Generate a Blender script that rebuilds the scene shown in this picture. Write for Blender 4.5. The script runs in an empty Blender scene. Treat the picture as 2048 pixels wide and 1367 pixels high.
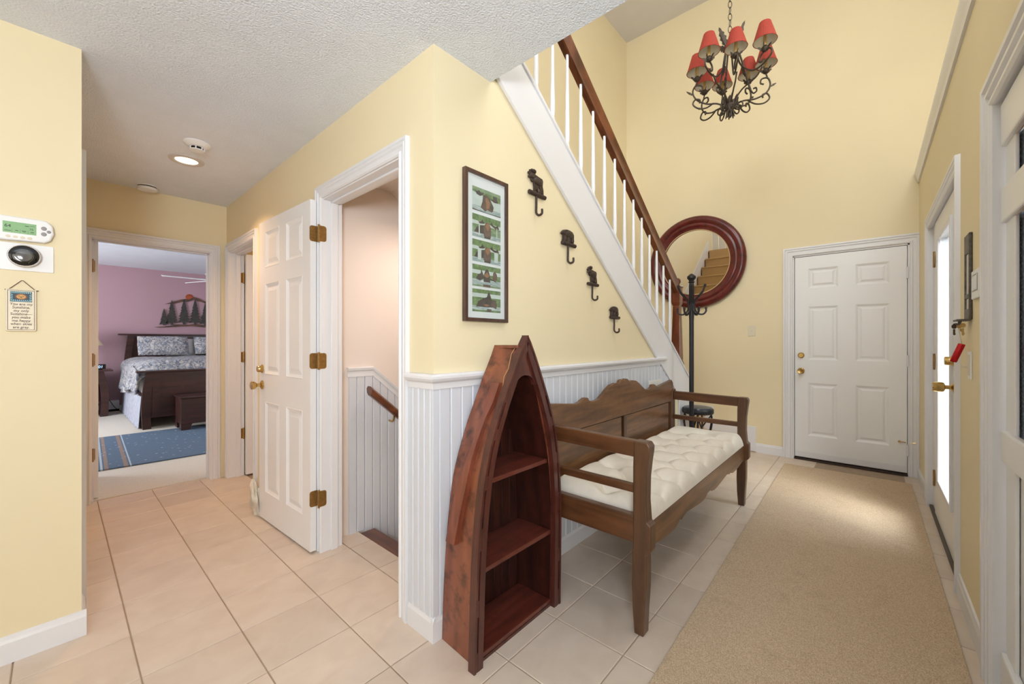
import bpy, bmesh, math, random
from mathutils import Vector, Matrix
random.seed(7)
SC = bpy.context.scene
COL = SC.collection
PI = math.pi

# ------------------------------------------------------------------ camera
cd = bpy.data.cameras.new('camera'); cam = bpy.data.objects.new('camera', cd); COL.objects.link(cam)
cam.location = (-1.0216, -1.3360, 1.2243)
cam.rotation_euler = (PI/2, 0, math.radians(41.608 - 90))
cd.sensor_fit = 'HORIZONTAL'; cd.sensor_width = 36.0
cd.lens = 36.0*807.7/2048.0
cd.shift_y = -(683.5-681.8)/2048.0
cd.clip_start = 0.02
SC.camera = cam

# ------------------------------------------------------------------ world, lights, exposure
W = bpy.data.worlds.new('world'); SC.world = W; W.use_nodes = True
bg = W.node_tree.nodes['Background']
bg.inputs['Color'].default_value = (0.80, 0.90, 1.0, 1)
bg.inputs['Strength'].default_value = 0.55
SC.view_settings.view_transform = 'Standard'
SC.view_settings.look = 'None'
SC.view_settings.gamma = 1.0
SC.view_settings.use_curve_mapping = False
SC.view_settings.exposure = 0.08

def area(name, loc, target, w, h, power, color=(1, 1, 1), spread=180):
    ld = bpy.data.lights.new(name, 'AREA'); ld.shape = 'RECTANGLE'; ld.size = w; ld.size_y = h
    ld.energy = power; ld.color = color; ld.spread = math.radians(spread)
    o = bpy.data.objects.new(name, ld); COL.objects.link(o); o.location = loc
    d = Vector(target) - Vector(loc); o.rotation_euler = d.to_track_quat('-Z', 'Y').to_euler()
    return o
COOL = (0.88, 0.94, 1.0); NEUT = (0.97, 0.985, 1.0)
area('living_window_rear', (-4.8, -1.6, 1.5), (0, -1.0, 1.6), 3.2, 2.0, 24, NEUT)
area('living_window_side', (-2.6, -4.8, 1.4), (-1.2, 0, 1.7), 3.6, 2.0, 70, (1.0, 0.96, 0.90))
area('ceiling_fill', (-1.7, -2.0, 1.55), (-1.0, -1.3, 2.44), 0.5, 0.5, 56, (0.86, 0.93, 1.0))  # added fill lamp behind the camera, aimed up to brighten the ceiling
area('clerestory_window', (1.3, -2.22, 4.0), (1.9, 0.6, 2.2), 2.2, 1.7, 62, (0.95, 0.97, 1.0))
area('upstairs_fill', (-2.4, -0.9, 4.4), (4.0, -0.8, 1.4), 1.8, 1.5, 82, (0.90, 0.95, 1.0))  # added fill lamp on the upper level, brightens far wall and door
area('porch_daylight', (2.45, -2.75, 2.4), (3.2, -1.15, 0.2), 1.3, 1.6, 30, (0.84, 0.92, 1.0), 110)
sd_ = bpy.data.lights.new('hazy_sun', 'SUN'); sd_.energy = 7.0; sd_.angle = math.radians(38); sd_.color = (1.0, 0.97, 0.93)
sun = bpy.data.objects.new('hazy_sun', sd_); COL.objects.link(sun); sun.location = (2, -6, 6)
sun.rotation_euler = Vector((1.05, 1.0, -1.45)).to_track_quat('-Z', 'Y').to_euler()
area('bedroom_window', (-2.9, 6.2, 1.5), (0.4, 6.6, 0.6), 2.2, 1.5, 110, COOL)
area('bedroom_window_side', (1.9, 3.6, 1.6), (0.0, 7.0, 0.9), 1.2, 1.2, 26, COOL)
area('hall_downlight', (-0.445, 2.10, 2.40), (-0.445, 2.10, 0), 0.11, 0.11, 6.5, (1.0, 0.62, 0.34), 125)
area('closet_lamp', (0.9, 2.2, 2.3), (0.6, 2.4, 0), 0.5, 0.5, 6, (1.0, 0.60, 0.28))
area('basement_lamp', (0.75, 0.62, 1.95), (0.75, 0.9, 0.4), 0.3, 0.3, 6.0, (1.0, 0.78, 0.64))

# ------------------------------------------------------------------ materials
def new_mat(name):
    m = bpy.data.materials.new(name); m.use_nodes = True
    return m, m.node_tree, m.node_tree.nodes['Principled BSDF']
def lin(c):
    return tuple(((x/255.0+0.055)/1.055)**2.4 if x > 10 else x/255.0/12.92 for x in c) + (1.0,)
def plain(name, rgb, rough=0.5, metal=0.0, noise=0.06, nscale=6.0, bump=0.0, bscale=200.0, coat=0.0, emit=None, estr=1.0, bdist=0.002, sheen=0.0):
    m, nt, b = new_mat(name); N = nt.nodes; L = nt.links
    c = lin(rgb)
    b.inputs['Roughness'].default_value = rough; b.inputs['Metallic'].default_value = metal
    b.inputs['Coat Weight'].default_value = coat
    if sheen: b.inputs['Sheen Weight'].default_value = sheen
    g = N.new('ShaderNodeNewGeometry')
    if noise > 0:
        n = N.new('ShaderNodeTexNoise'); n.inputs['Scale'].default_value = nscale; n.inputs['Detail'].default_value = 4
        L.new(g.outputs['Position'], n.inputs['Vector'])
        r = N.new('ShaderNodeValToRGB')
        r.color_ramp.elements[0].position = 0.3; r.color_ramp.elements[1].position = 0.7
        r.color_ramp.elements[0].color = tuple(max(0, x*(1-noise)) for x in c[:3])+(1,)
        r.color_ramp.elements[1].color = tuple(min(1, x*(1+noise)) for x in c[:3])+(1,)
        L.new(n.outputs['Fac'], r.inputs['Fac']); L.new(r.outputs['Color'], b.inputs['Base Color'])
    else:
        b.inputs['Base Color'].default_value = c
    if bump > 0:
        n2 = N.new('ShaderNodeTexNoise'); n2.inputs['Scale'].default_value = bscale; n2.inputs['Detail'].default_value = 3
        L.new(g.outputs['Position'], n2.inputs['Vector'])
        bp = N.new('ShaderNodeBump'); bp.inputs['Strength'].default_value = bump; bp.inputs['Distance'].default_value = bdist
        L.new(n2.outputs['Fac'], bp.inputs['Height']); L.new(bp.outputs['Normal'], b.inputs['Normal'])
    if emit:
        b.inputs['Emission Color'].default_value = lin(emit); b.inputs['Emission Strength'].default_value = estr
    return m
def wood(name, dark, light, scale=(3, 3, 30), rough=0.35, blotch=0.0, coat=0.3, contrast=(0.3, 0.7)):
    """grain stretched along the axis with the SMALL scale value"""
    m, nt, b = new_mat(name); N = nt.nodes; L = nt.links
    g = N.new('ShaderNodeNewGeometry'); mp = N.new('ShaderNodeMapping'); mp.inputs['Scale'].default_value = scale
    L.new(g.outputs['Position'], mp.inputs['Vector'])
    n = N.new('ShaderNodeTexNoise'); n.inputs['Scale'].default_value = 1.0; n.inputs['Detail'].default_value = 6; n.inputs['Distortion'].default_value = 0.6
    L.new(mp.outputs['Vector'], n.inputs['Vector'])
    r = N.new('ShaderNodeValToRGB'); r.color_ramp.elements[0].position = contrast[0]; r.color_ramp.elements[1].position = contrast[1]
    r.color_ramp.elements[0].color = lin(dark); r.color_ramp.elements[1].color = lin(light)
    L.new(n.outputs['Fac'], r.inputs['Fac'])
    out = r.outputs['Color']
    if blotch > 0:
        n2 = N.new('ShaderNodeTexNoise'); n2.inputs['Scale'].default_value = 17; n2.inputs['Detail'].default_value = 9; n2.inputs['Roughness'].default_value = 0.62
        L.new(g.outputs['Position'], n2.inputs['Vector'])
        r2 = N.new('ShaderNodeValToRGB'); r2.color_ramp.elements[0].position = 0.36; r2.color_ramp.elements[1].position = 0.52
        r2.color_ramp.elements[0].color = tuple(x*(1-blotch) for x in (1, 1, 1))+(1,); r2.color_ramp.elements[1].color = (1, 1, 1, 1)
        L.new(n2.outputs['Fac'], r2.inputs['Fac'])
        mx = N.new('ShaderNodeMix'); mx.data_type = 'RGBA'; mx.blend_type = 'MULTIPLY'; mx.inputs[0].default_value = 1.0
        L.new(out, mx.inputs[6]); L.new(r2.outputs['Color'], mx.inputs[7]); out = mx.outputs[2]
    L.new(out, b.inputs['Base Color'])
    b.inputs['Roughness'].default_value = rough; b.inputs['Coat Weight'].default_value = coat; b.inputs['Coat Roughness'].default_value = 0.25
    return m
def speckle(name, cols, scale, rough=0.9, bump=0.0, pos=None, vec=None, detail=6, distort=0.5):
    m, nt, b = new_mat(name); N = nt.nodes; L = nt.links
    g = N.new('ShaderNodeNewGeometry'); v = g.outputs['Position']
    if vec:
        mp = N.new('ShaderNodeMapping'); mp.inputs['Scale'].default_value = vec; L.new(v, mp.inputs['Vector']); v = mp.outputs['Vector']
    n = N.new('ShaderNodeTexNoise'); n.inputs['Scale'].default_value = scale; n.inputs['Detail'].default_value = detail; n.inputs['Distortion'].default_value = distort
    L.new(v, n.inputs['Vector'])
    r = N.new('ShaderNodeValToRGB'); cr = r.color_ramp
    while len(cr.elements) < len(cols): cr.elements.new(0.5)
    for i, c in enumerate(cols):
        cr.elements[i].position = pos[i] if pos else 0.3+0.4*i/(len(cols)-1)
        cr.elements[i].color = lin(c)
    L.new(n.outputs['Fac'], r.inputs['Fac']); L.new(r.outputs['Color'], b.inputs['Base Color'])
    b.inputs['Roughness'].default_value = rough
    if bump:
        bp = N.new('ShaderNodeBump'); bp.inputs['Strength'].default_value = bump; bp.inputs['Distance'].default_value = 0.003
        L.new(n.outputs['Fac'], bp.inputs['Height']); L.new(bp.outputs['Normal'], b.inputs['Normal'])
    return m

WHITEW = plain('stairwell_white_paint', (232, 220, 212), 0.62, noise=0.015, nscale=1.5)
WALL = plain('wall_cream_paint', (236, 222, 186), 0.62, noise=0.02, nscale=1.5, bump=0.05, bscale=120)
CEIL = plain('ceiling_popcorn', (234, 240, 250), 0.9, noise=0.02, bump=0.6, bscale=130, bdist=0.012)
SMOOTHCEIL = plain('ceiling_smooth', (226, 224, 226), 0.9, noise=0.015)
TRIM = plain('white_trim_paint', (231, 231, 234), 0.28, noise=0.01, nscale=2)
DOORW = plain('white_door_paint', (240, 240, 241), 0.3, noise=0.012, nscale=3)
BEAD = plain('white_wainscot_paint', (215, 218, 225), 0.32, noise=0.015, nscale=3)
GROUT = plain('grout', (172, 152, 132), 0.9, noise=0.08, nscale=20)
def tile_mat():
    m, nt, b = new_mat('ceramic_tile'); N = nt.nodes; L = nt.links
    g = N.new('ShaderNodeNewGeometry'); n = N.new('ShaderNodeTexNoise'); n.inputs['Scale'].default_value = 7; n.inputs['Detail'].default_value = 6; n.inputs['Distortion'].default_value = 0.6
    mp = N.new('ShaderNodeMapping'); mp.inputs['Scale'].default_value = (1, 1.3, 1); L.new(g.outputs['Position'], mp.inputs['Vector']); L.new(mp.outputs['Vector'], n.inputs['Vector'])
    r = N.new('ShaderNodeValToRGB'); r.color_ramp.elements[0].position = 0.3; r.color_ramp.elements[1].position = 0.72
    r.color_ramp.elements[0].color = lin((214, 196, 178)); r.color_ramp.elements[1].color = lin((224, 208, 191))
    L.new(n.outputs['Fac'], r.inputs['Fac'])
    oi = N.new('ShaderNodeObjectInfo'); mr = N.new('ShaderNodeMapRange'); mr.inputs[3].default_value = 0.94; mr.inputs[4].default_value = 1.04
    L.new(oi.outputs['Random'], mr.inputs[0])
    mx = N.new('ShaderNodeMix'); mx.data_type = 'RGBA'; mx.blend_type = 'MULTIPLY'; mx.inputs[0].default_value = 1.0
    L.new(r.outputs['Color'], mx.inputs[6]); L.new(mr.outputs[0], mx.inputs[7]); L.new(mx.outputs[2], b.inputs['Base Color'])
    b.inputs['Roughness'].default_value = 0.33
    return m
TILE = tile_mat()
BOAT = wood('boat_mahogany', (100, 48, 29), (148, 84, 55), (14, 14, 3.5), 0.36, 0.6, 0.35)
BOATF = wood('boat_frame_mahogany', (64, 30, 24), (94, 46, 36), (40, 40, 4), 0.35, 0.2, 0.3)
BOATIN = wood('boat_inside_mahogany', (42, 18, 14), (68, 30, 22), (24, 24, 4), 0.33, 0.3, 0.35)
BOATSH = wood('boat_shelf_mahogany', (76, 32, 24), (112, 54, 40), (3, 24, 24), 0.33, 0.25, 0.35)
OAR = wood('oar_wood', (108, 52, 35), (138, 74, 52), (30, 30, 4), 0.33, 0.1, 0.4)
PINEX = wood('bench_pine_lengthwise', (74, 46, 26), (136, 94, 57), (2.2, 26, 26), 0.38, 0.15, 0.3, (0.25, 0.75))
PINEY = wood('bench_pine_crosswise', (66, 39, 21), (112, 70, 40), (26, 2.2, 26), 0.38, 0.15, 0.3, (0.25, 0.75))
PINEZ = wood('bench_pine_upright', (64, 41, 26), (108, 72, 45), (26, 26, 2.4), 0.38, 0.15, 0.3, (0.25, 0.75))
RAILW = wood('handrail_oak', (74, 36, 20), (126, 70, 42), (8, 30, 8), 0.28, 0.0, 0.5)
NEWELW = wood('newel_oak', (86, 40, 24), (128, 68, 42), (30, 30, 3), 0.3, 0.0, 0.4)
DARKW = wood('dark_bedroom_wood', (40, 17, 15), (70, 33, 27), (3, 20, 20), 0.4, 0.15, 0.2)
NOSING = wood('nosing_wood', (78, 46, 32), (112, 68, 48), (26, 3, 26), 0.4)
BRASS = plain('polished_brass', (204, 174, 112), 0.18, 1.0, 0.02)
OLDBRASS = plain('antique_brass', (160, 124, 72), 0.42, 0.75, 0.2, 60)
IRON = plain('black_iron', (44, 42, 44), 0.45, 0.35, 0.1, 40)
BRONZE = plain('dark_cast_iron', (66, 52, 46), 0.5, 0.3, 0.35, 90)
CHIRON = plain('chandelier_iron', (72, 62, 52), 0.45, 0.4, 0.3, 60)
CUSH = plain('cream_cushion_cotton', (234, 225, 210), 0.9, noise=0.03, nscale=30, bump=0.12, bscale=260, sheen=0.1)
SISAL = None
WHITEPL = plain('white_plastic', (238, 238, 238), 0.35, noise=0.0)
IVORY = plain('ivory_plastic', (226, 216, 192), 0.4, noise=0.0)
GREYPL = plain('grey_plastic', (150, 146, 146), 0.45, noise=0.0)
BLACKPL = plain('black_glass', (14, 14, 17), 0.08, noise=0.0, coat=0.5)
LCD = plain('lcd_green', (132, 178, 122), 0.3, noise=0.05, nscale=40, emit=(110, 160, 100), estr=0.04)
DARKINK = plain('dark_ink', (44, 40, 38), 0.6, noise=0.0)
BROWNINK = plain('brown_ink', (84, 50, 42), 0.6, noise=0.0)
SHADER_IN = plain('shade_lining', (236, 228, 208), 0.8, noise=0.02)
RED = plain('red_shade_fabric', (158, 56, 40), 0.8, noise=0.1, nscale=60)
CANDLE = plain('candle_sleeve', (196, 164, 104), 0.55, noise=0.1)
MIRFRAME = wood('mirror_frame_red', (70, 14, 16), (112, 28, 28), (12, 12, 12), 0.28, 0.3, 0.4)
PINK = plain('pink_wall_paint', (182, 148, 157), 0.7, noise=0.02, nscale=2)
BEDCARPET = speckle('bedroom_carpet', [(196, 186, 170), (226, 218, 206)], 260, 0.95, 0.3)
TREADC = speckle('stair_carpet', [(190, 156, 110), (216, 184, 140)], 240, 0.95, 0.2)
DARKV = plain('dark_void', (24, 20, 20), 0.8, noise=0.0)
TOILE = speckle('toile_fabric', [(206, 200, 194), (150, 154, 164), (84, 92, 108), (196, 190, 184), (112, 118, 132)], 13, 0.9, 0.0, [0.34, 0.46, 0.50, 0.54, 0.64], detail=10, distort=0.35)
SKIRTF = speckle('bedskirt_fabric', [(150, 154, 170), (196, 198, 208)], 40, 0.9, 0.0, vec=(4, 4, 0.4))
def mirror_mat():
    m, nt, b = new_mat('mirror_glass'); b.inputs['Base Color'].default_value = (0.9, 0.9, 0.9, 1); b.inputs['Metallic'].default_value = 1; b.inputs['Roughness'].default_value = 0.01
    return m
MIRROR = mirror_mat()
def glass_mat():
    m, nt, b = new_mat('thin_glass'); N = nt.nodes; L = nt.links
    out = N['Material Output']; N.remove(b)
    tr = N.new('ShaderNodeBsdfTransparent'); tr.inputs['Color'].default_value = (0.95, 0.97, 0.98, 1)
    gl = N.new('ShaderNodeBsdfGlossy'); gl.inputs['Roughness'].default_value = 0.02
    lw = N.new('ShaderNodeLayerWeight'); lw.inputs['Blend'].default_value = 0.5
    pw = N.new('ShaderNodeMath'); pw.operation = 'POWER'; pw.inputs[1].default_value = 5.0; L.new(lw.outputs['Facing'], pw.inputs[0])
    fr = N.new('ShaderNodeMath'); fr.operation = 'MULTIPLY_ADD'; fr.inputs[1].default_value = 0.45; fr.inputs[2].default_value = 0.03; L.new(pw.outputs[0], fr.inputs[0])
    mx = N.new('ShaderNodeMixShader'); L.new(fr.outputs[0], mx.inputs[0]); L.new(tr.outputs[0], mx.inputs[1]); L.new(gl.outputs[0], mx.inputs[2]); L.new(mx.outputs[0], out.inputs['Surface'])
    return m
GLASS = glass_mat()
def sisal_mat():
    m, nt, b = new_mat('sisal_weave'); N = nt.nodes; L = nt.links
    g = N.new('ShaderNodeNewGeometry')
    n = N.new('ShaderNodeTexNoise'); n.inputs['Scale'].default_value = 260; n.inputs['Detail'].default_value = 4; L.new(g.outputs['Position'], n.inputs['Vector'])
    r = N.new('ShaderNodeValToRGB'); r.color_ramp.elements[0].position = 0.28; r.color_ramp.elements[1].position = 0.66
    r.color_ramp.elements[0].color = lin((178, 150, 120)); r.color_ramp.elements[1].color = lin((228, 206, 178))
    L.new(n.outputs['Fac'], r.inputs['Fac'])
    n2 = N.new('ShaderNodeTexNoise'); n2.inputs['Scale'].default_value = 9; n2.inputs['Detail'].default_value = 6; L.new(g.outputs['Position'], n2.inputs['Vector'])
    r2 = N.new('ShaderNodeValToRGB'); r2.color_ramp.elements[0].position = 0.24; r2.color_ramp.elements[1].position = 0.42
    r2.color_ramp.elements[0].color = (0.62, 0.58, 0.55, 1); r2.color_ramp.elements[1].color = (1, 1, 1, 1)
    L.new(n2.outputs['Fac'], r2.inputs['Fac'])
    mx = N.new('ShaderNodeMix'); mx.data_type = 'RGBA'; mx.blend_type = 'MULTIPLY'; mx.inputs[0].default_value = 0.3
    L.new(r.outputs['Color'], mx.inputs[6]); L.new(r2.outputs['Color'], mx.inputs[7]); L.new(mx.outputs[2], b.inputs['Base Color'])
    b.inputs['Roughness'].default_value = 0.95
    w = N.new('ShaderNodeTexWave'); w.bands_direction = 'X'; w.inputs['Scale'].default_value = 55; w.inputs['Distortion'].default_value = 1.2; L.new(g.outputs['Position'], w.inputs['Vector'])
    ad = N.new('ShaderNodeMath'); L.new(w.outputs['Fac'], ad.inputs[0]); L.new(n.outputs['Fac'], ad.inputs[1])
    bp = N.new('ShaderNodeBump'); bp.inputs['Strength'].default_value = 0.5; bp.inputs['Distance'].default_value = 0.003
    L.new(ad.outputs[0], bp.inputs['Height']); L.new(bp.outputs['Normal'], b.inputs['Normal'])
    return m
SISAL = sisal_mat()
def curtain_mat():
    m, nt, b = new_mat('door_curtain_weave'); N = nt.nodes; L = nt.links
    g = N.new('ShaderNodeNewGeometry'); sp = N.new('ShaderNodeSeparateXYZ'); L.new(g.outputs['Position'], sp.inputs[0])
    n = N.new('ShaderNodeTexNoise'); n.inputs['Scale'].default_value = 6; n.inputs['Detail'].default_value = 3
    mp = N.new('ShaderNodeMapping'); mp.inputs['Scale'].default_value = (4, 1, 1.2); L.new(g.outputs['Position'], mp.inputs['Vector']); L.new(mp.outputs['Vector'], n.inputs['Vector'])
    ma = N.new('ShaderNodeMath'); ma.operation = 'MULTIPLY_ADD'; ma.inputs[1].default_value = 0.05; L.new(n.outputs['Fac'], ma.inputs[0]); L.new(sp.outputs['X'], ma.inputs[2])
    f = N.new('ShaderNodeMath'); f.operation = 'MODULO'; f.inputs[1].default_value = 0.17; L.new(ma.outputs[0], f.inputs[0])
    d = N.new('ShaderNodeMath'); d.operation = 'DIVIDE'; d.inputs[1].default_value = 0.17; L.new(f.outputs[0], d.inputs[0])
    r = N.new('ShaderNodeValToRGB'); r.color_ramp.interpolation = 'CONSTANT'; cr = r.color_ramp
    cols = [(0.0, (176, 186, 198)), (0.30, (128, 140, 156)), (0.40, (140, 44, 46)), (0.55, (224, 196, 156)), (0.74, (160, 52, 50)), (0.92, (112, 84, 82))]
    while len(cr.elements) < len(cols): cr.elements.new(0.9)
    for i, (p, c) in enumerate(cols): cr.elements[i].position = p; cr.elements[i].color = lin(c)
    L.new(d.outputs[0], r.inputs['Fac'])
    n2 = N.new('ShaderNodeTexVoronoi'); n2.inputs['Scale'].default_value = 110; L.new(g.outputs['Position'], n2.inputs['Vector'])
    mr = N.new('ShaderNodeMapRange'); mr.inputs[2].default_value = 0.6; mr.inputs[3].default_value = 1.15; mr.inputs[4].default_value = 0.45; L.new(n2.outputs['Distance'], mr.inputs[0])
    mx = N.new('ShaderNodeMix'); mx.data_type = 'RGBA'; mx.blend_type = 'MULTIPLY'; mx.inputs[0].default_value = 1.0
    L.new(r.outputs['Color'], mx.inputs[6]); L.new(mr.outputs[0], mx.inputs[7]); L.new(mx.outputs[2], b.inputs['Base Color'])
    b.inputs['Roughness'].default_value = 0.9
    return m
CURTAIN = curtain_mat()
def bedrug_mat():
    m, nt, b = new_mat('blue_rug_weave'); N = nt.nodes; L = nt.links
    tc = N.new('ShaderNodeTexCoord'); sp = N.new('ShaderNodeSeparateXYZ'); L.new(tc.outputs['Object'], sp.inputs[0])
    r = N.new('ShaderNodeValToRGB'); cr = r.color_ramp; cr.interpolation = 'CONSTANT'
    mr = N.new('ShaderNodeMapRange'); mr.inputs[1].default_value = 0.0; mr.inputs[2].default_value = 1.0; L.new(sp.outputs['X'], mr.inputs[0])
    BL = (84, 103, 124); WH = (166, 178, 186); ORG = (138, 118, 108)
    cols = [(0.0, BL), (0.10, WH), (0.116, BL), (0.128, ORG), (0.155, BL), (0.26, ORG), (0.29, BL), (0.302, WH), (0.316, (88, 107, 128))]
    while len(cr.elements) < len(cols): cr.elements.new(0.9)
    for i, (p, c) in enumerate(cols): cr.elements[i].position = p; cr.elements[i].color = lin(c)
    L.new(mr.outputs[0], r.inputs['Fac'])
    v = N.new('ShaderNodeTexVoronoi'); v.inputs['Scale'].default_value = 15; mp = N.new('ShaderNodeMapping'); mp.inputs['Scale'].default_value = (1, 0.8, 1)
    L.new(tc.outputs['Object'], mp.inputs['Vector']); L.new(mp.outputs['Vector'], v.inputs['Vector'])
    r2 = N.new('ShaderNodeValToRGB'); r2.color_ramp.elements[0].position = 0.10; r2.color_ramp.elements[0].color = (1, 1, 1, 1); r2.color_ramp.elements[1].position = 0.22; r2.color_ramp.elements[1].color = (0, 0, 0, 1)
    L.new(v.outputs['Distance'], r2.inputs['Fac'])
    mx = N.new('ShaderNodeMix'); mx.data_type = 'RGBA'; L.new(r2.outputs['Color'], mx.inputs[0]); L.new(r.outputs['Color'], mx.inputs[6]); mx.inputs[7].default_value = lin((150, 156, 162))
    n = N.new('ShaderNodeTexNoise'); n.inputs['Scale'].default_value = 90; L.new(tc.outputs['Object'], n.inputs['Vector'])
    mr2 = N.new('ShaderNodeMapRange'); mr2.inputs[3].default_value = 0.75; mr2.inputs[4].default_value = 1.25; L.new(n.outputs['Fac'], mr2.inputs[0])
    mx2 = N.new('ShaderNodeMix'); mx2.data_type = 'RGBA'; mx2.blend_type = 'MULTIPLY'; mx2.inputs[0].default_value = 1.0
    L.new(mx.outputs[2], mx2.inputs[6]); L.new(mr2.outputs[0], mx2.inputs[7]); L.new(mx2.outputs[2], b.inputs['Base Color'])
    b.inputs['Roughness'].default_value = 0.95
    return m
BEDRUG = bedrug_mat()

# ------------------------------------------------------------------ mesh helpers
ORG = {}                                    # world origin of every object built
class MB:
    def __init__(s): s.v = []; s.f = []; s.m = []
    def add(s, vs, fs, mi=0):
        o = len(s.v); s.v += [tuple(p) for p in vs]; s.f += [tuple(i+o for i in f) for f in fs]; s.m += [mi]*len(fs); return s
    def box(s, x0, x1, y0, y1, z0, z1, mi=0):
        if x0 > x1: x0, x1 = x1, x0
        if y0 > y1: y0, y1 = y1, y0
        if z0 > z1: z0, z1 = z1, z0
        return s.add([(x0,y0,z0),(x1,y0,z0),(x1,y1,z0),(x0,y1,z0),(x0,y0,z1),(x1,y0,z1),(x1,y1,z1),(x0,y1,z1)],
                     [(0,3,2,1),(4,5,6,7),(0,1,5,4),(1,2,6,5),(2,3,7,6),(3,0,4,7)], mi)
    def prism(s, poly, axis, a, b, mi=0):
        """poly: 2D points; axis 'x': (y,z) extruded over x; 'y': (x,z) over y; 'z': (x,y) over z"""
        n = len(poly)
        def P(p, t):
            return (t, p[0], p[1]) if axis == 'x' else (p[0], t, p[1]) if axis == 'y' else (p[0], p[1], t)
        vs = [P(p, a) for p in poly]+[P(p, b) for p in poly]
        fs = [tuple(range(n)), tuple(range(2*n-1, n-1, -1))]+[(i, i+n, (i+1) % n+n, (i+1) % n) for i in range(n)]
        return s.add(vs, fs, mi)
    def tube(s, pts, r, n=8, mi=0, cap=True):
        pts = [Vector(p) for p in pts]; k = len(pts)
        rs = r if isinstance(r, (list, tuple)) else [r]*k
        t0 = (pts[1]-pts[0]).normalized(); up = Vector((0, 0, 1)) if abs(t0.z) < 0.9 else Vector((1, 0, 0))
        a = t0.cross(up).normalized(); vs = []
        for i, p in enumerate(pts):
            t = (pts[min(i+1, k-1)]-pts[max(i-1, 0)])
            t = t.normalized() if t.length > 1e-9 else t0
            a = (a-t*a.dot(t)); a = a.normalized() if a.length > 1e-6 else t.orthogonal().normalized()
            b = t.cross(a)
            for j in range(n):
                an = 2*PI*j/n; vs.append(p+(a*math.cos(an)+b*math.sin(an))*rs[i])
        fs = [(i*n+j, i*n+(j+1) % n, (i+1)*n+(j+1) % n, (i+1)*n+j) for i in range(k-1) for j in range(n)]
        if cap: fs += [tuple(range(n-1, -1, -1)), tuple((k-1)*n+j for j in range(n))]
        return s.add(vs, fs, mi)
    def lathe(s, prof, c, n=24, mi=0, axis='z', cap=True):
        vs = []
        for (r, h) in prof:
            for j in range(n):
                an = 2*PI*j/n; u, w = r*math.cos(an), r*math.sin(an)
                vs.append((c[0]+u, c[1]+w, c[2]+h) if axis == 'z' else (c[0]+h, c[1]+u, c[2]+w) if axis == 'x' else (c[0]+w, c[1]+h, c[2]+u))
        k = len(prof)
        fs = [(i*n+j, i*n+(j+1) % n, (i+1)*n+(j+1) % n, (i+1)*n+j) for i in range(k-1) for j in range(n)]
        if cap: fs += [tuple(range(n-1, -1, -1)), tuple((k-1)*n+j for j in range(n))]
        return s.add(vs, fs, mi)
    def ell(s, c, r, n=14, k=9, mi=0):
        prof = [(max(1e-4, math.sin(PI*i/k)), -math.cos(PI*i/k)) for i in range(k+1)]
        vs = []
        for (a, h) in prof:
            for j in range(n):
                an = 2*PI*j/n; vs.append((c[0]+r[0]*a*math.cos(an), c[1]+r[1]*a*math.sin(an), c[2]+r[2]*h))
        fs = [(i*n+j, i*n+(j+1) % n, (i+1)*n+(j+1) % n, (i+1)*n+j) for i in range(k) for j in range(n)]
        return s.add(vs, fs, mi)
    def grid(s, fn, nu, nv, mi=0):
        vs = [fn(i/nu, j/nv) for i in range(nu+1) for j in range(nv+1)]
        fs = [(i*(nv+1)+j, (i+1)*(nv+1)+j, (i+1)*(nv+1)+j+1, i*(nv+1)+j+1) for i in range(nu) for j in range(nv)]
        return s.add(vs, fs, mi)
    def build(s, name, mats, parent=None, bevel=0.0, smooth=0, label=None, seg=2):
        me = bpy.data.meshes.new(name)
        if parent is not None: o = ORG[parent.name]
        else: o = Vector((0, 0, 0))
        me.from_pydata([(p[0]-o.x, p[1]-o.y, p[2]-o.z) for p in s.v], [], s.f)
        mats = mats if isinstance(mats, (list, tuple)) else [mats]
        for m in mats: me.materials.append(m)
        if len(mats) > 1: me.polygons.foreach_set('material_index', s.m)
        bm = bmesh.new(); bm.from_mesh(me); bmesh.ops.recalc_face_normals(bm, faces=bm.faces); bm.to_mesh(me); bm.free()
        if smooth:
            me.polygons.foreach_set('use_smooth', [True]*len(me.polygons)); me.set_sharp_from_angle(angle=math.radians(smooth))
        ob = bpy.data.objects.new(name, me); COL.objects.link(ob)
        if parent is not None: ob.parent = parent
        ORG[ob.name] = o.copy()
        if bevel:
            md = ob.modifiers.new('bevel', 'BEVEL'); md.width = bevel; md.segments = seg; md.limit_method = 'ANGLE'; md.angle_limit = math.radians(35)
        if label: ob['label'] = label
        return ob
def thing(name, label, cat, loc=(0, 0, 0), group=None):
    o = bpy.data.objects.new(name, None); COL.objects.link(o); o.location = loc; o.empty_display_size = 0.1
    o['label'] = label; o['category'] = cat
    if group: o['group'] = group
    ORG[o.name] = Vector(loc); return o
def tag(o, label, cat, group=None):
    o['label'] = label; o['category'] = cat
    if group: o['group'] = group
    return o
def struct(o, label=None):
    o['kind'] = 'structure'
    if label: o['label'] = label
    return o
def sroot(name, label=None):
    o = bpy.data.objects.new(name, None); COL.objects.link(o); o['kind'] = 'structure'
    if label: o['label'] = label
    ORG[o.name] = Vector((0, 0, 0)); return o
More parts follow.
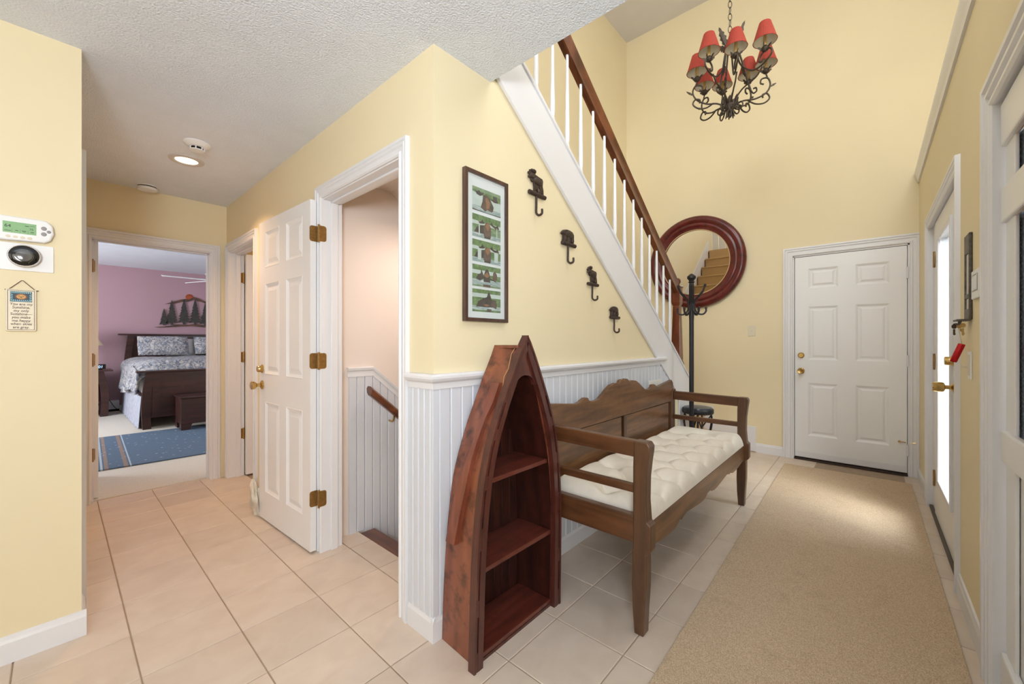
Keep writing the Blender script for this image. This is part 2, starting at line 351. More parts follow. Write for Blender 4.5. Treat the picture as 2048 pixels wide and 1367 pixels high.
def text(body, size, loc, rot, mat, parent, name='lettering', shear=0.0, align='CENTER', sx=1.0, ext=0.0004):
    cu = bpy.data.curves.new(name, 'FONT'); cu.body = body; cu.size = size; cu.align_x = align; cu.shear = shear; cu.extrude = ext; cu.space_line = 0.82
    t = bpy.data.objects.new(name, cu); COL.objects.link(t)
    dg = bpy.context.evaluated_depsgraph_get(); me = bpy.data.meshes.new_from_object(t.evaluated_get(dg))
    COL.objects.unlink(t); bpy.data.objects.remove(t)
    me.transform(Matrix.Diagonal((sx, 1, 1, 1)))
    me.materials.clear(); me.materials.append(mat)
    o = bpy.data.objects.new(name, me); COL.objects.link(o); o.parent = parent
    o.location = Vector(loc)-ORG[parent.name]; o.rotation_euler = rot; ORG[o.name] = Vector(loc); return o
def plane_map(axis, face, sign):
    """(u, n, z) -> world; axis 'x': wall plane x=face, u is y; axis 'y': wall plane y=face, u is x; sign: direction of the room"""
    return (lambda u, n, z: (face+sign*n, u, z)) if axis == 'x' else (lambda u, n, z: (u, face+sign*n, z))
def pbox(mb, M, u0, u1, n0, n1, z0, z1, mi=0):
    a = M(u0, n0, z0); b = M(u1, n1, z1); return mb.box(a[0], b[0], a[1], b[1], a[2], b[2], mi)
CASE = [(0.0, 0.0), (0.0, 0.009), (0.007, 0.015), (0.014, 0.015), (0.018, 0.009), (0.034, 0.010), (0.040, 0.017), (0.048, 0.018), (0.052, 0.013), (0.057, 0.020), (0.068, 0.020), (0.070, 0.0)]
def casing(M, u0, u1, zt, name, mat=TRIM, prof=CASE, parent=None, z0=0.0, label=None, sc=1.0):
    mb = MB(); k = len(prof); vs = []
    for st in range(4):
        for (d, n) in prof:
            d *= sc
            u = u0-d if st < 2 else u1+d; z = z0 if st in (0, 3) else zt+d
            vs.append(M(u, n, z))
    fs = [(st*k+i, st*k+i+1, (st+1)*k+i+1, (st+1)*k+i) for st in range(3) for i in range(k-1)]
    fs += [tuple(range(k)), tuple(range(3*k, 4*k))]
    mb.add(vs, fs); return mb.build(name, mat, parent, smooth=14, label=label)
def wall_grid(mb, M, u0, u1, z0, z1, t, holes):
    """solid wall of thickness t behind the plane, with rectangular holes (ua, ub, za, zb)"""
    us = sorted({u0, u1, *[h[0] for h in holes], *[h[1] for h in holes]}); zs = sorted({z0, z1, *[h[2] for h in holes], *[h[3] for h in holes]})
    for i in range(len(us)-1):
        for j in range(len(zs)-1):
            uc = (us[i]+us[i+1])/2; zc = (zs[j]+zs[j+1])/2
            if any(h[0] < uc < h[1] and h[2] < zc < h[3] for h in holes): continue
            pbox(mb, M, us[i], us[i+1], 0, -t, zs[j], zs[j+1])
def jamb(M, u0, u1, zt, depth, name, parent, mat=TRIM, t=0.018, stop_n=None):
    mb = MB()
    pbox(mb, M, u0, u0+t, 0.0, -depth, 0, zt); pbox(mb, M, u1-t, u1, 0.0, -depth, 0, zt); pbox(mb, M, u0, u1, 0.0, -depth, zt-t, zt)
    if stop_n:
        a, b = stop_n
        pbox(mb, M, u0+t, u0+t+0.011, a, b, 0, zt-t); pbox(mb, M, u1-t-0.011, u1-t, a, b, 0, zt-t); pbox(mb, M, u0+t, u1-t, a, b, zt-t-0.011, zt-t)
    return mb.build(name, mat, parent, bevel=0.002)
def door_leaf(M, u0, u1, z0, z1, th, cols, rows, root, mat=DOORW, rec=0.009):
    """six-panel leaf: stiles and rails with recessed, raised-field panels; face at n=0, body behind"""
    mb = MB(); holes = [(a, b, c, d) for (a, b) in cols for (c, d) in rows]
    us = sorted({u0, u1, *[x for c in cols for x in c]}); zs = sorted({z0, z1, *[x for c in rows for x in c]})
    for i in range(len(us)-1):
        for j in range(len(zs)-1):
            uc = (us[i]+us[i+1])/2; zc = (zs[j]+zs[j+1])/2
            hole = any(h[0] < uc < h[1] and h[2] < zc < h[3] for h in holes)
            if not hole: pbox(mb, M, us[i], us[i+1], 0, -th, zs[j], zs[j+1])
    leaf = mb.build('leaf', mat, root)
    for (a, b, c, d) in holes:
        pm = MB(); e1, e2, e3 = 0.006, 0.020, 0.048
        def R(e, n): return [M(a+e, n, c+e), M(b-e, n, c+e), M(b-e, n, d-e), M(a+e, n, d-e)]
        vs = R(0, -0.0005)+R(e1, -0.003)+R(e2, -rec)+R(e2+0.010, -rec)+R(e3, -0.003)
        fs = []
        for k in range(4):
            for q in range(4): fs.append((k*4+q, k*4+(q+1) % 4, (k+1)*4+(q+1) % 4, (k+1)*4+q))
        fs.append((16, 17, 18, 19)); pm.add(vs, fs)
        bk = R(0, -th+0.004); pm.add(bk, [(0, 1, 2, 3)])
        pm.build('panel', mat, root)
    return leaf
def knob(M, u, z, root, mat=BRASS, n0=0.0, name='knob', r=0.027):
    mb = MB(); c = M(u, n0, z); d = Vector(M(u, n0+1, z))-Vector(c)
    prof = [(0.031, 0.0), (0.031, 0.004), (0.024, 0.010), (0.011, 0.016), (0.011, 0.034), (0.020, 0.040), (r, 0.052), (r, 0.062), (0.019, 0.070), (0.006, 0.071)]
    ax = 'x' if abs(d.x) > 0.5 else 'y'; sg = d.x if ax == 'x' else d.y
    mb.lathe([(a, h*sg) for a, h in prof], c, 20, axis=ax); return mb.build(name, mat, root, smooth=40)
def deadbolt(M, u, z, root, mat=BRASS, n0=0.0):
    mb = MB(); c = M(u, n0, z); d = Vector(M(u, n0+1, z))-Vector(c); ax = 'x' if abs(d.x) > 0.5 else 'y'; sg = d.x if ax == 'x' else d.y
    mb.lathe([(a, h*sg) for a, h in [(0.029, 0), (0.029, 0.006), (0.023, 0.014), (0.022, 0.024), (0.018, 0.028), (0.004, 0.028)]], c, 20, axis=ax)
    return mb.build('deadbolt', mat, root, smooth=40)
# ------------------------------------------------------------------ room shell
XF, YR = 4.10, -1.661                       # far wall face, right wall face
YB, YP = 3.04, 8.55                         # bedroom wall face, pink wall face
M_ST = plane_map('y', 0.0, -1); M_HALL = plane_map('x', 0.0, -1); M_FAR = plane_map('x', XF, -1)
M_R = plane_map('y', YR, 1); M_BED = plane_map('y', YB, -1); M_L = plane_map('y', 1.125, -1); M_HL = plane_map('x', -0.954, 1)
ZC, ZU = 2.44, 5.26
def ztop(x): return 3.009-0.70*x            # top edge of the stair stringer
def zbot(x): return 2.747-0.725*x

# floor slab with one object per tile
mb = MB(); mb.box(-6, 0.0, -5.2, 3.16, -0.06, -0.004); mb.box(0, 4.25, -5.2, 0.0, -0.06, -0.004); mb.box(0, 0.265, 0.0, 3.16, -0.06, -0.004)
mb.box(0.265, 4.25, 1.15, 3.16, -0.06, -0.004); mb.box(3.0, 4.25, 0, 1.15, -0.06, -0.004)
floor = struct(mb.build('floor', GROUT), 'tiled hall floor of square beige ceramic tiles')
TP = 0.3155; GX, GY = -0.187, 0.018
h = TP/2-0.0022; c_ = 0.0022
tm = MB(); tm.add([(-h,-h,-0.004),(h,-h,-0.004),(h,h,-0.004),(-h,h,-0.004),(-h,-h,-c_),(h,-h,-c_),(h,h,-c_),(-h,h,-c_),(-h+c_,-h+c_,0),(h-c_,-h+c_,0),(h-c_,h-c_,0),(-h+c_,h-c_,0)],
       [(0,1,5,4),(1,2,6,5),(2,3,7,6),(3,0,4,7),(4,5,9,8),(5,6,10,9),(6,7,11,10),(7,4,8,11),(8,9,10,11)])
t0 = tm.build('tile', TILE, floor); first = True
for i in range(-4, 14):
    for j in range(-8, 10):
        x = GX+TP*(i+0.5); y = GY+TP*(j+0.5)
        if x > 0.20 and y > 0.1: continue
        if x > 0.20 and y > 1.1: continue
        if x > 4.25 or y < YR-0.1 or y > 3.2: continue
        if x < -1.0 and (y > 1.2 or y < -0.9): continue
        if x < -0.75 and y > 1.2 and x < -1.1: continue
        if x < -0.3 and y < -0.95: continue
        if x > 0.7 and -1.55 < y < -0.95: continue
        if first: t = t0; first = False
        else: t = t0.copy(); COL.objects.link(t); t.parent = floor
        t.location = (x, y, 0)
for j in range(0, 4):          # cut tiles in front of the basement step
    y0 = GY+TP*j+0.0022; y1 = min(y0+TP-0.0044, 1.136)
    mb = MB(); mb.box(GX+TP+0.0022, 0.262, max(y0, 0.03), y1, -0.004, 0.0); mb.build('tile', TILE, floor)
# walls
mb = MB(); wall_grid(mb, M_L, -5.0, -0.954, 0, ZC, 0.115, []); mb.box(-1.07, -0.954, 1.24, 3.04, 0, ZC)
struct(mb.build('wall_left', WALL), 'cream painted wall end carrying the thermostats')
mb = MB(); wall_grid(mb, M_HALL, 0.10, 3.04, 0, ZC, 0.115, [(0.222, 1.055, 0, 2.062), (2.232, 2.965, 0, 2.03)])
struct(mb.build('wall_hall', WALL), 'cream hall wall with the two hall doorways')
mb = MB()
poly = [(0, 0), (3.05, 0), (3.05, ztop(3.05)-0.02), (0.33, ztop(0.33)-0.02), (0.33, 2.44), (0, 2.44)]
mb.prism(poly, 'y', 0.0, 0.10)
WS = struct(mb.build('wall_stairs', WALL), 'cream wall under the stairs with white beadboard wainscot')
mb = MB(); mb.prism([(0.115, 2.70), (0.25, 2.70), (3.05, 0.70), (3.06, -0.1), (4.22, -0.1), (4.22, ZU), (-3.6, ZU), (-3.6, 2.70)], 'y', 1.137, 1.25)
struct(mb.build('wall_stairwell', WALL), 'cream wall along the far side of the stairs')
mb = MB(); mb.prism([(0.115, -2.4), (3.06, -2.4), (3.06, -0.1), (3.05, 0.70), (0.25, 2.70), (0.115, 2.70)], 'y', 1.137, 1.25)
struct(mb.build('wall_basement_stairs', WHITEW), 'pale wall beside the basement stairs')
mb = MB(); wall_grid(mb, M_FAR, -2.32, 1.137, -0.0, ZU, 0.12, [(-1.605, -0.722, 0, 2.115), (-2.32, -1.80, 0, 2.60)])
struct(mb.build('wall_far', WALL), 'tall cream wall with mirror and white six-panel door')
mb = MB(); wall_grid(mb, M_R, -0.5, XF, 0, 2.70, 0.14, [(1.935, 3.285, 0, 2.075), (0.20, 1.145, 0, 2.065)])
struct(mb.build('wall_right', WALL), 'cream wall with glazed door and front door')
mb = MB(); mb.box(-3.6, 4.22, -2.42, -2.32, 2.60, ZU); mb.box(-0.5, XF, -2.32, YR-0.14, 2.60, 2.70)
struct(mb.build('wall_upper', WALL))
mb = MB(); mb.box(-3.7, -3.6, -2.42, 1.25, 2.70, ZU); struct(mb.build('wall_upstairs', WALL))
mb = MB(); mb.box(-5.1, -5.0, -5.1, 1.24, 0, ZC); mb.box(-5.0, -0.5, -5.1, -5.0, 0, ZC); mb.box(-0.5, -0.4, -5.1, YR-0.14, 0, ZC)
struct(mb.build('wall_living', WALL))
mb = MB(); mb.box(-5.1, 0.33, -5.1, 0.10, ZC, 2.70); mb.box(-5.1, 0.10, 0.10, 1.25, ZC, 2.685); mb.box(-1.1, 1.7, 1.25, 3.16, ZC, 2.70)
struct(mb.build('ceiling', CEIL), 'white popcorn textured ceiling')
mb = MB(); mb.box(-3.7, 4.22, -2.42, 1.25, ZU, ZU+0.1); struct(mb.build('ceiling_upper', SMOOTHCEIL), 'smooth white ceiling high above the stairs')
# basement stairwell / closet shells
mb = MB(); mb.box(1.6, 1.7, 1.25, 3.04, 0, ZC); struct(mb.build('wall_closet', WALL))
mb = MB(); mb.prism([(0.115, 2.30), (0.50, 2.30), (3.05, 0.46), (3.05, 0.38), (0.50, 2.25), (0.115, 2.25)], 'y', 0.10, 1.137)
struct(mb.build('ceiling_basement', WHITEW))
mb = MB(); mb.box(0.115, 3.1, 0.1, 1.137, -2.4, -2.3); mb.box(3.0, 3.1, 0.1, 1.137, -2.4, 0.3); mb.box(0.25, 3.1, 0.0, 0.1, -2.4, 0.0)
mb.box(0.115, 0.265, 0.1, 1.137, -2.4, -0.06)
struct(mb.build('wall_basement', WALL))
# basement steps
bs = thing('basement_stairs', 'dark wooden basement steps going down behind the open hall door', 'stairs', (0.3, 0.6, 0))
mb = MB(); mb.box(0.262, 0.362, 0.10, 1.10, -0.032, 0.002); mb.build('nosing', NOSING, bs, bevel=0.008)
for k in range(1, 6):
    mb = MB(); mb.box(0.335+0.24*(k-1), 0.60+0.24*(k-1), 0.10, 1.10, -0.2*k-0.03, -0.2*k); mb.build('tread', NOSING, bs, bevel=0.006)
    mb = MB(); mb.box(0.335+0.24*(k-1), 0.35+0.24*(k-1), 0.10, 1.10, -0.2*k, -0.2*(k-1)-0.03); mb.build('riser', TRIM, bs)
# bedroom shell
mb = MB(); wall_grid(mb, M_BED, -3.1, 2.3, 0, 2.60, 0.115, [(-0.866, -0.106, 0, 2.02)])
struct(mb.build('wall_bedroom', WALL), 'ochre cream wall around the bedroom doorway')
mb = MB(); mb.box(-3.1, 2.3, YP, YP+0.1, 0, 2.6); struct(mb.build('wall_pink', PINK), 'dusty pink bedroom wall behind the bed')
mb = MB(); mb.box(-3.2, -3.1, 3.04, YP+0.1, 0, 2.6); mb.box(2.2, 2.3, 3.155, YP, 0, 2.6); struct(mb.build('wall_bedroom_side', PINK))
mb = MB(); mb.box(-3.2, 2.3, 3.155, YP+0.1, 2.54, 2.64); struct(mb.build('ceiling_bedroom', CEIL))
mb = MB(); mb.box(-3.2, 2.3, 3.10, YP+0.1, -0.06, 0.006); struct(mb.build('floor_bedroom', BEDCARPET), 'pale beige bedroom carpet')
# outside
mb = MB(); mb.box(-1.5, 7.0, -7.0, YR-0.14, -0.30, -0.12); struct(mb.build('ground_porch', plain('porch_deck', (176, 190, 204), 0.7, noise=0.05, nscale=3)))
SID = plain('pale_blue_grey_siding', (168, 186, 202), 0.6, noise=0.01)
sid = sroot('wall_exterior', 'pale siding seen through the glazed door')
s0 = None
for k in range(20):
    mb = MB(); z = -0.12+k*0.13
    mb.prism([(4.24, z), (4.40, z), (4.40, z+0.135), (4.255, z+0.135)], 'y', -5.2, -1.80); mb.build('siding_board', SID, sid)

# crown ledge on the right wall
mb = MB(); mb.prism([(YR, 2.640), (YR+0.012, 2.640), (YR+0.016, 2.665), (YR+0.024, 2.690), (YR+0.030, 2.715), (YR+0.030, 2.742), (YR-0.14, 2.742), (YR-0.14, 2.70), (YR, 2.70)], 'x', -0.5, XF-0.012)
struct(mb.build('trim_1', TRIM), 'white cap moulding along the top of the wall over the doors')

# baseboards
BBP = [(0, 0), (0.014, 0), (0.014, 0.078), (0.010, 0.088), (0.007, 0.098), (0, 0.102)]
def baseboard(name, axis, face, sign, u0, u1, h=1.0):
    mb = MB(); poly = [(face+sign*n, z*h) for n, z in BBP]
    mb.prism(poly, 'y' if axis == 'x' else 'x', u0, u1) if axis == 'y' else mb.prism(poly, 'y', u0, u1)
    return struct(mb.build(name, TRIM))
baseboard('baseboard_stairs', 'y', 0.0, -1, -0.0145, 3.05)
baseboard('baseboard_hall', 'x', 0.0, -1, -0.0143, 0.166)
baseboard('baseboard_hall_middle', 'x', 0.0, -1, 1.125, 2.162)
baseboard('baseboard_far', 'x', XF, -1, -0.645, -0.39, 1.0)
baseboard('baseboard_left', 'y', 1.125, -1, -5.0, -0.940)
baseboard('baseboard_left_hall', 'x', -0.954, 1, 1.126, 1.30)
baseboard('baseboard_right', 'y', YR, 1, 1.230, 1.878)
baseboard('baseboard_right_end', 'y', YR, 1, 3.345, 4.086)
baseboard('baseboard_bedroom', 'y', YP, -1, -3.0, 2.2)

# chair rail and beadboard, parts of the stair wall
RAILP = [(0, 1.028), (0.016, 1.028), (0.016, 1.052), (0.022, 1.056), (0.034, 1.062), (0.040, 1.072), (0.040, 1.082), (0.034, 1.090), (0, 1.090)]
mb = MB(); k = len(RAILP); vs = []
for (d, z) in RAILP: vs.append((2.44, -d, z))
for (d, z) in RAILP: vs.append((-d, -d, z))
for (d, z) in RAILP: vs.append((-d, 0.154, z))
fs = [(s*k+i, s*k+(i+1) % k, (s+1)*k+(i+1) % k, (s+1)*k+i) for s in range(2) for i in range(k)]+[tuple(range(k)), tuple(range(2*k, 3*k))]
mb.add(vs, fs); mb.build('chair_rail', TRIM, WS, smooth=30)
def bead_board(M, u, z0, z1, wdt=0.0615):
    b = MB(); e = 0.0058; g_ = 0.0016
    prof = [(u+g_, 0), (u+g_, 0.0055), (u+e, 0.0100), (u+wdt-e, 0.0100), (u+wdt-g_, 0.0055), (u+wdt-g_, 0)]
    vs = [M(a, n, z0) for a, n in prof]+[M(a, n, z1(a) if callable(z1) else z1) for a, n in prof]; n_ = len(prof)
    b.add(vs, [tuple(range(n_)), tuple(range(2*n_-1, n_-1, -1))]+[(i, i+n_, (i+1) % n_+n_, (i+1) % n_) for i in range(n_)])
    return b
u = 0.004
mb = MB(); mb.box(-0.0105, 0.020, -0.0105, 0.006, 0.098, 1.034); mb.build('corner_board', BEAD, WS, bevel=0.002)
u = 0.021
while u < 2.66:
    zt = min(1.035, zbot(u+0.0615)+0.02)
    bead_board(M_ST, u, 0.096, zt).build('board', BEAD, WS); u += 0.0615
u = 0.008
while u < 0.165:
    bead_board(M_HALL, u, 0.096, 1.035, 0.0404).build('board', BEAD, WS); u += 0.0404

# ---------------------------------------------------------------- basement doorway and its open door
d1 = sroot('door_1', 'white six-panel door standing open against the hall wall')
casing(M_HALL, 0.240, 1.037, 2.050, 'casing', parent=d1)
jamb(M_HALL, 0.222, 1.055, 2.062, 0.115, 'jamb', d1, stop_n=(-0.045, -0.085))
a1 = math.radians(2.3)
def M_LEAF(u, n, z):        # u from the hinge edge along the hall, n towards the hall
    return (-0.057-u*math.sin(a1)-n*math.cos(a1), 1.070+u*math.cos(a1)-n*math.sin(a1), z)
class LMB(MB):
    pass
def leaf_general(M, w, z0, z1, th, cols, rows, root, mat=DOORW, rec=0.009):
    us = sorted({0, w, *[x for c in cols for x in c]}); zs = sorted({z0, z1, *[x for c in rows for x in c]})
    mb = MB()
    for i in range(len(us)-1):
        for j in range(len(zs)-1):
            uc = (us[i]+us[i+1])/2; zc = (zs[j]+zs[j+1])/2
            if any(c[0] < uc < c[1] for c in cols) and any(r[0] < zc < r[1] for r in rows): continue
            u0, u1_, za, zb = us[i], us[i+1], zs[j], zs[j+1]
            vs = [M(u0, 0, za), M(u1_, 0, za), M(u1_, -th, za), M(u0, -th, za), M(u0, 0, zb), M(u1_, 0, zb), M(u1_, -th, zb), M(u0, -th, zb)]
            mb.add(vs, [(0,3,2,1),(4,5,6,7),(0,1,5,4),(1,2,6,5),(2,3,7,6),(3,0,4,7)])
    mb.build('leaf', mat, root)
    for (a, b) in cols:
        for (c, d) in rows:
            pm = MB()
            def R(e, n): return [M(a+e, n, c+e), M(b-e, n, c+e), M(b-e, n, d-e), M(a+e, n, d-e)]
            vs = R(0, 0)+R(0.004, 0.002)+R(0.010, -0.002)+R(0.022, -rec)+R(0.030, -rec)+R(0.055, -0.003)
            fs = [(k*4+q, k*4+(q+1) % 4, (k+1)*4+(q+1) % 4, (k+1)*4+q) for k in range(5) for q in range(4)]+[(20, 21, 22, 23)]
            pm.add(vs, fs); pm.add(R(0, -th+0.002), [(0, 1, 2, 3)]); pm.build('panel', mat, root)
leaf_general(M_LEAF, 0.775, 0.012, 2.040, 0.034, [(0.100, 0.330), (0.435, 0.670)], [(0.20, 0.815), (1.0, 1.615), (1.72, 1.965)], d1)
def knob_at(c, ax, sg, root, mat=BRASS, name='knob', prof=None):
    prof = prof or [(0.031, 0.0), (0.031, 0.004), (0.024, 0.010), (0.011, 0.016), (0.011, 0.034), (0.018, 0.038), (0.026, 0.050), (0.028, 0.066), (0.024, 0.070), (0.006, 0.068)]
    mb = MB(); mb.lathe([(r, h*sg) for r, h in prof], c, 20, axis=ax); return mb.build(name, mat, root, smooth=40)
DBP = [(0.029, 0), (0.029, 0.005), (0.023, 0.010), (0.021, 0.030), (0.018, 0.033), (0.003, 0.033)]
p = M_LEAF(0.718, 0.0, 0.925); knob_at(p, 'x', -1, d1)
p = M_LEAF(0.718, 0.0, 1.035); knob_at(p, 'x', -1, d1, name='deadbolt', prof=DBP)
def hinge(p, root, mat=OLDBRASS, wl=0.040, wr=0.040, h=0.09, left=None, right=None, offl=(0, 0, 0), offr=(0, 0, 0)):
    """rounded-corner leaves either side of a knuckle; left/right are unit vectors the leaves run along"""
    mb = MB(); x, y, z = p
    mb.tube([(x, y, z-h/2-0.006), (x, y, z+h/2+0.006)], 0.0062, 10)
    for q in range(1, 5): mb.tube([(x, y, z-h/2+h*q/5-0.001), (x, y, z-h/2+h*q/5+0.001)], 0.0068, 10)
    for (dv, w_, of) in ((left, wl, offl), (right, wr, offr)):
        if dv is None: continue
        d = Vector(dv); nrm = d.cross(Vector((0, 0, 1))).normalized()*0.0016
        r = 0.012; pr = [(0.0, -h/2), (w_-r, -h/2), (w_-r*0.3, -h/2+r*0.3), (w_, -h/2+r), (w_, h/2-r), (w_-r*0.3, h/2-r*0.3), (w_-r, h/2), (0.0, h/2)]
        n_ = len(pr); P0 = Vector(p)+Vector(of)
        vs = [P0+d*a+Vector((0, 0, b))+nrm for a, b in pr]+[P0+d*a+Vector((0, 0, b))-nrm for a, b in pr]
        mb.add(vs, [tuple(range(n_)), tuple(range(2*n_-1, n_-1, -1))]+[(i, i+n_, (i+1) % n_+n_, (i+1) % n_) for i in range(n_)])
    return mb.build('hinge', mat, root, smooth=30)
for z in (1.845, 1.11, 0.315):
    hinge((-0.0215, 1.0400, z), d1, left=(-1, 0, 0), right=(1, 0, 0), wl=0.043, wr=0.044, offl=(0.003, 0.0275, 0), offr=(-0.003, -0.0045, 0))

# white six-panel door in the far wall
d2 = sroot('door_2', 'white six-panel door in the far wall beside the mirror')
casing(M_FAR, -1.600, -0.727, 2.110, 'casing', parent=d2, sc=1.25)
mb = MB()
for (a, b) in ((-1.605, -1.588), (-0.738, -0.722)): pbox(mb, M_FAR, a, b, 0.0, -0.115, 0, 2.115)
pbox(mb, M_FAR, -1.605, -0.722, 0.0, -0.115, 2.098, 2.115); mb.build('jamb', TRIM, d2)
mb = MB(); pbox(mb, M_FAR, -1.588, -0.738, -0.055, -0.115, 0.0, 2.098); mb.build('stop', TRIM, d2)
door_leaf(plane_map('x', XF+0.008, -1), -1.583, -0.743, 0.026, 2.094, 0.044, [(-1.468, -1.226), (-1.096, -0.854)], [(0.255, 0.797), (1.032, 1.578), (1.765, 1.967)], d2, rec=0.011)
mb = MB(); pbox(mb, M_FAR, -1.588, -0.738, 0.018, -0.10, 0.0, 0.016); mb.build('threshold', plain('dark_threshold', (60, 42, 36), 0.6, noise=0.05), d2)
mb = MB(); pbox(mb, plane_map('x', XF+0.008, -1), -1.580, -0.746, 0.004, -0.002, 0.03, 0.085); mb.build('kick_strip', TRIM, d2)
knob_at((XF+0.008, -0.796, 0.917), 'x', -1, d2); knob_at((XF+0.008, -0.796, 1.078), 'x', -1, d2, name='deadbolt', prof=DBP)
for z in (1.845, 1.045, 0.235):
    mb = MB(); mb.tube([(XF-0.006, -1.586, z-0.052), (XF-0.006, -1.586, z+0.052)], 0.008, 10); mb.build('hinge', TRIM, d2, label='white painted hinge')
mb = MB(); mb.tube([(XF-0.010, -1.575, 0.305), (XF-0.016, -1.535, 0.309)], 0.0035, 8); mb.lathe([(0.010, 0), (0.010, 0.008), (0.004, 0.010)], (XF-0.020, -1.532, 0.309), 12, axis='x')
mb.tube([(XF-0.010, -1.60, 0.305), (XF-0.014, -1.64, 0.309)], 0.0035, 8); mb.build('door_stop', BRASS, d2, smooth=40, label='small brass hinge-pin door stop')

# bedroom doorway
d3 = sroot('door_3', 'white cased doorway into the bedroom')
casing(M_BED, -0.852, -0.120, 2.006, 'casing', parent=d3)
jamb(M_BED, -0.866, -0.106, 2.02, 0.115, 'jamb', d3, stop_n=(-0.055, -0.090))
mb = MB(); mb.box(-0.845, -0.810, YB+0.105, YB+0.85, 0.012, 2.0); mb.build('leaf', DOORW, d3, bevel=0.002)
for z in (1.80, 1.08, 0.355):
    hinge((-0.842, YB+0.060, z), d3, left=None, right=(0.35, 0.937, 0), wr=0.036)

# hall closet doorway
d4 = sroot('door_4', 'narrow white doorway beyond the open hall door')
casing(M_HALL, 2.250, 2.950, 2.020, 'casing', parent=d4)
jamb(M_HALL, 2.232, 2.965, 2.03, 0.115, 'jamb', d4, stop_n=(-0.050, -0.085))
mb = MB(); mb.box(0.118, 0.83, 2.905, 2.94, 0.012, 2.015); mb.build('leaf', DOORW, d4, bevel=0.002)
for z in (1.80, 1.08, 0.385):
    hinge((0.108, 2.944, z), d4, left=(-1, -0.02, 0), right=None, wl=0.036)

# glazed door in the right wall, set back in its frame
d5 = sroot('door_5', 'white door with tall clear glass pane beside the corner')
casing(M_R, 1.953, 3.270, 2.058, 'casing', parent=d5, sc=1.05)
mb = MB()
for (a, b) in ((1.935, 1.953), (3.270, 3.285)): pbox(mb, M_R, a, b, 0.0, -0.14, 0, 2.075)
pbox(mb, M_R, 1.935, 3.285, 0.0, -0.14, 2.058, 2.075); mb.build('jamb', TRIM, d5)
M_G = plane_map('y', YR-0.014, 1)
mb = MB(); L0, L1 = 2.105, 3.085
for (a, b, c, d) in ((L0, L0+0.15, 0.02, 2.05), (L1-0.26, L1, 0.02, 2.05), (L0+0.15, L1-0.26, 0.02, 0.30), (L0+0.15, L1-0.26, 1.90, 2.05), (1.955, L0-0.004, 0.02, 2.05)):
    pbox(mb, M_G, a, b, 0, -0.044, c, d)
mb.build('leaf', DOORW, d5)
mb = MB()
for (a, b, c, d) in ((L0+0.14, L0+0.165, 0.28, 1.92), (L1-0.285, L1-0.245, 0.28, 1.92), (L0+0.165, L1-0.285, 0.28, 0.315), (L0+0.165, L1-0.285, 1.885, 1.92)):
    pbox(mb, M_G, a, b, 0.014, -0.004, c, d)
mb.build('glazing_bead', TRIM, d5, bevel=0.005)
mb = MB(); pbox(mb, M_G, L0+0.15, L1-0.26, -0.020, -0.026, 0.30, 1.90); mb.build('pane', GLASS, d5)
mb = MB(); pbox(mb, M_R, L1+0.006, 3.268, -0.020, -0.060, 0.0, 2.058); mb.build('stop', TRIM, d5)
mb = MB(); pbox(mb, M_R, 1.953, 3.270, 0.0, -0.14, 0.0, 0.018); mb.build('threshold', plain('bronze_threshold', (92, 82, 72), 0.5, 0.3), d5)
for z in (1.80, 1.08, 0.26):
    hinge((L1+0.006, YR-0.010, z), d5, left=(-1, 0, 0), right=(1, 0, 0), wl=0.035, wr=0.035, h=0.10)
knob_at((L0+0.070, YR-0.014, 0.975), 'y', 1, d5, prof=[(0.031, 0.0), (0.031, 0.005), (0.018, 0.012), (0.011, 0.016), (0.011, 0.036), (0.024, 0.042), (0.027, 0.050), (0.027, 0.082), (0.023, 0.086), (0.004, 0.087)])
knob_at((L0+0.070, YR-0.014, 1.118), 'y', 1, d5, name='deadbolt', prof=[(0.030, 0), (0.030, 0.008), (0.024, 0.014), (0.023, 0.036), (0.020, 0.040), (0.003, 0.040)])

# front door with curtained panes, nearest the camera
d6 = sroot('door_6', 'white front door with wide rails and patterned red curtain behind its panes')
WIDEC = [(0.0, 0.0), (0.0, 0.010), (0.008, 0.018), (0.018, 0.018), (0.024, 0.009), (0.040, 0.010), (0.046, 0.021), (0.058, 0.021), (0.064, 0.011), (0.072, 0.013), (0.078, 0.025), (0.094, 0.026), (0.097, 0.0)]
casing(M_R, 0.218, 1.130, 2.040, 'casing', parent=d6, prof=WIDEC)
mb = MB()
for (a, b) in ((0.20, 0.218), (1.130, 1.145)): pbox(mb, M_R, a, b, 0.0, -0.14, 0, 2.05)
pbox(mb, M_R, 0.20, 1.145, 0.0, -0.14, 2.042, 2.065); mb.build('jamb', TRIM, d6)
mb = MB(); pbox(mb, M_R, 0.222, 1.125, -0.016, -0.06, 2.0335, 2.0395); mb.build('track', DARKV, d6)
M_F = plane_map('y', YR-0.015, 1)
mb = MB()
for (a, b) in ((0.222, 0.34), (1.005, 1.122)): pbox(mb, M_F, a, b, -0.004, -0.014, 0.012, 2.030)
mb.build('stile', DOORW, d6, bevel=0.003)
for (c, d) in ((1.885, 2.031), (1.625, 1.742), (0.815, 0.922), (0.012, 0.165)):
    mb = MB(); pbox(mb, M_F, 0.222, 1.122, 0.008, -0.015, c, d); mb.build('rail', DOORW, d6, bevel=0.006)
mb = MB(); pbox(mb, M_F, 0.26, 1.11, -0.016, -0.024, 0.150, 0.83); mb.build('panel', DOORW, d6)
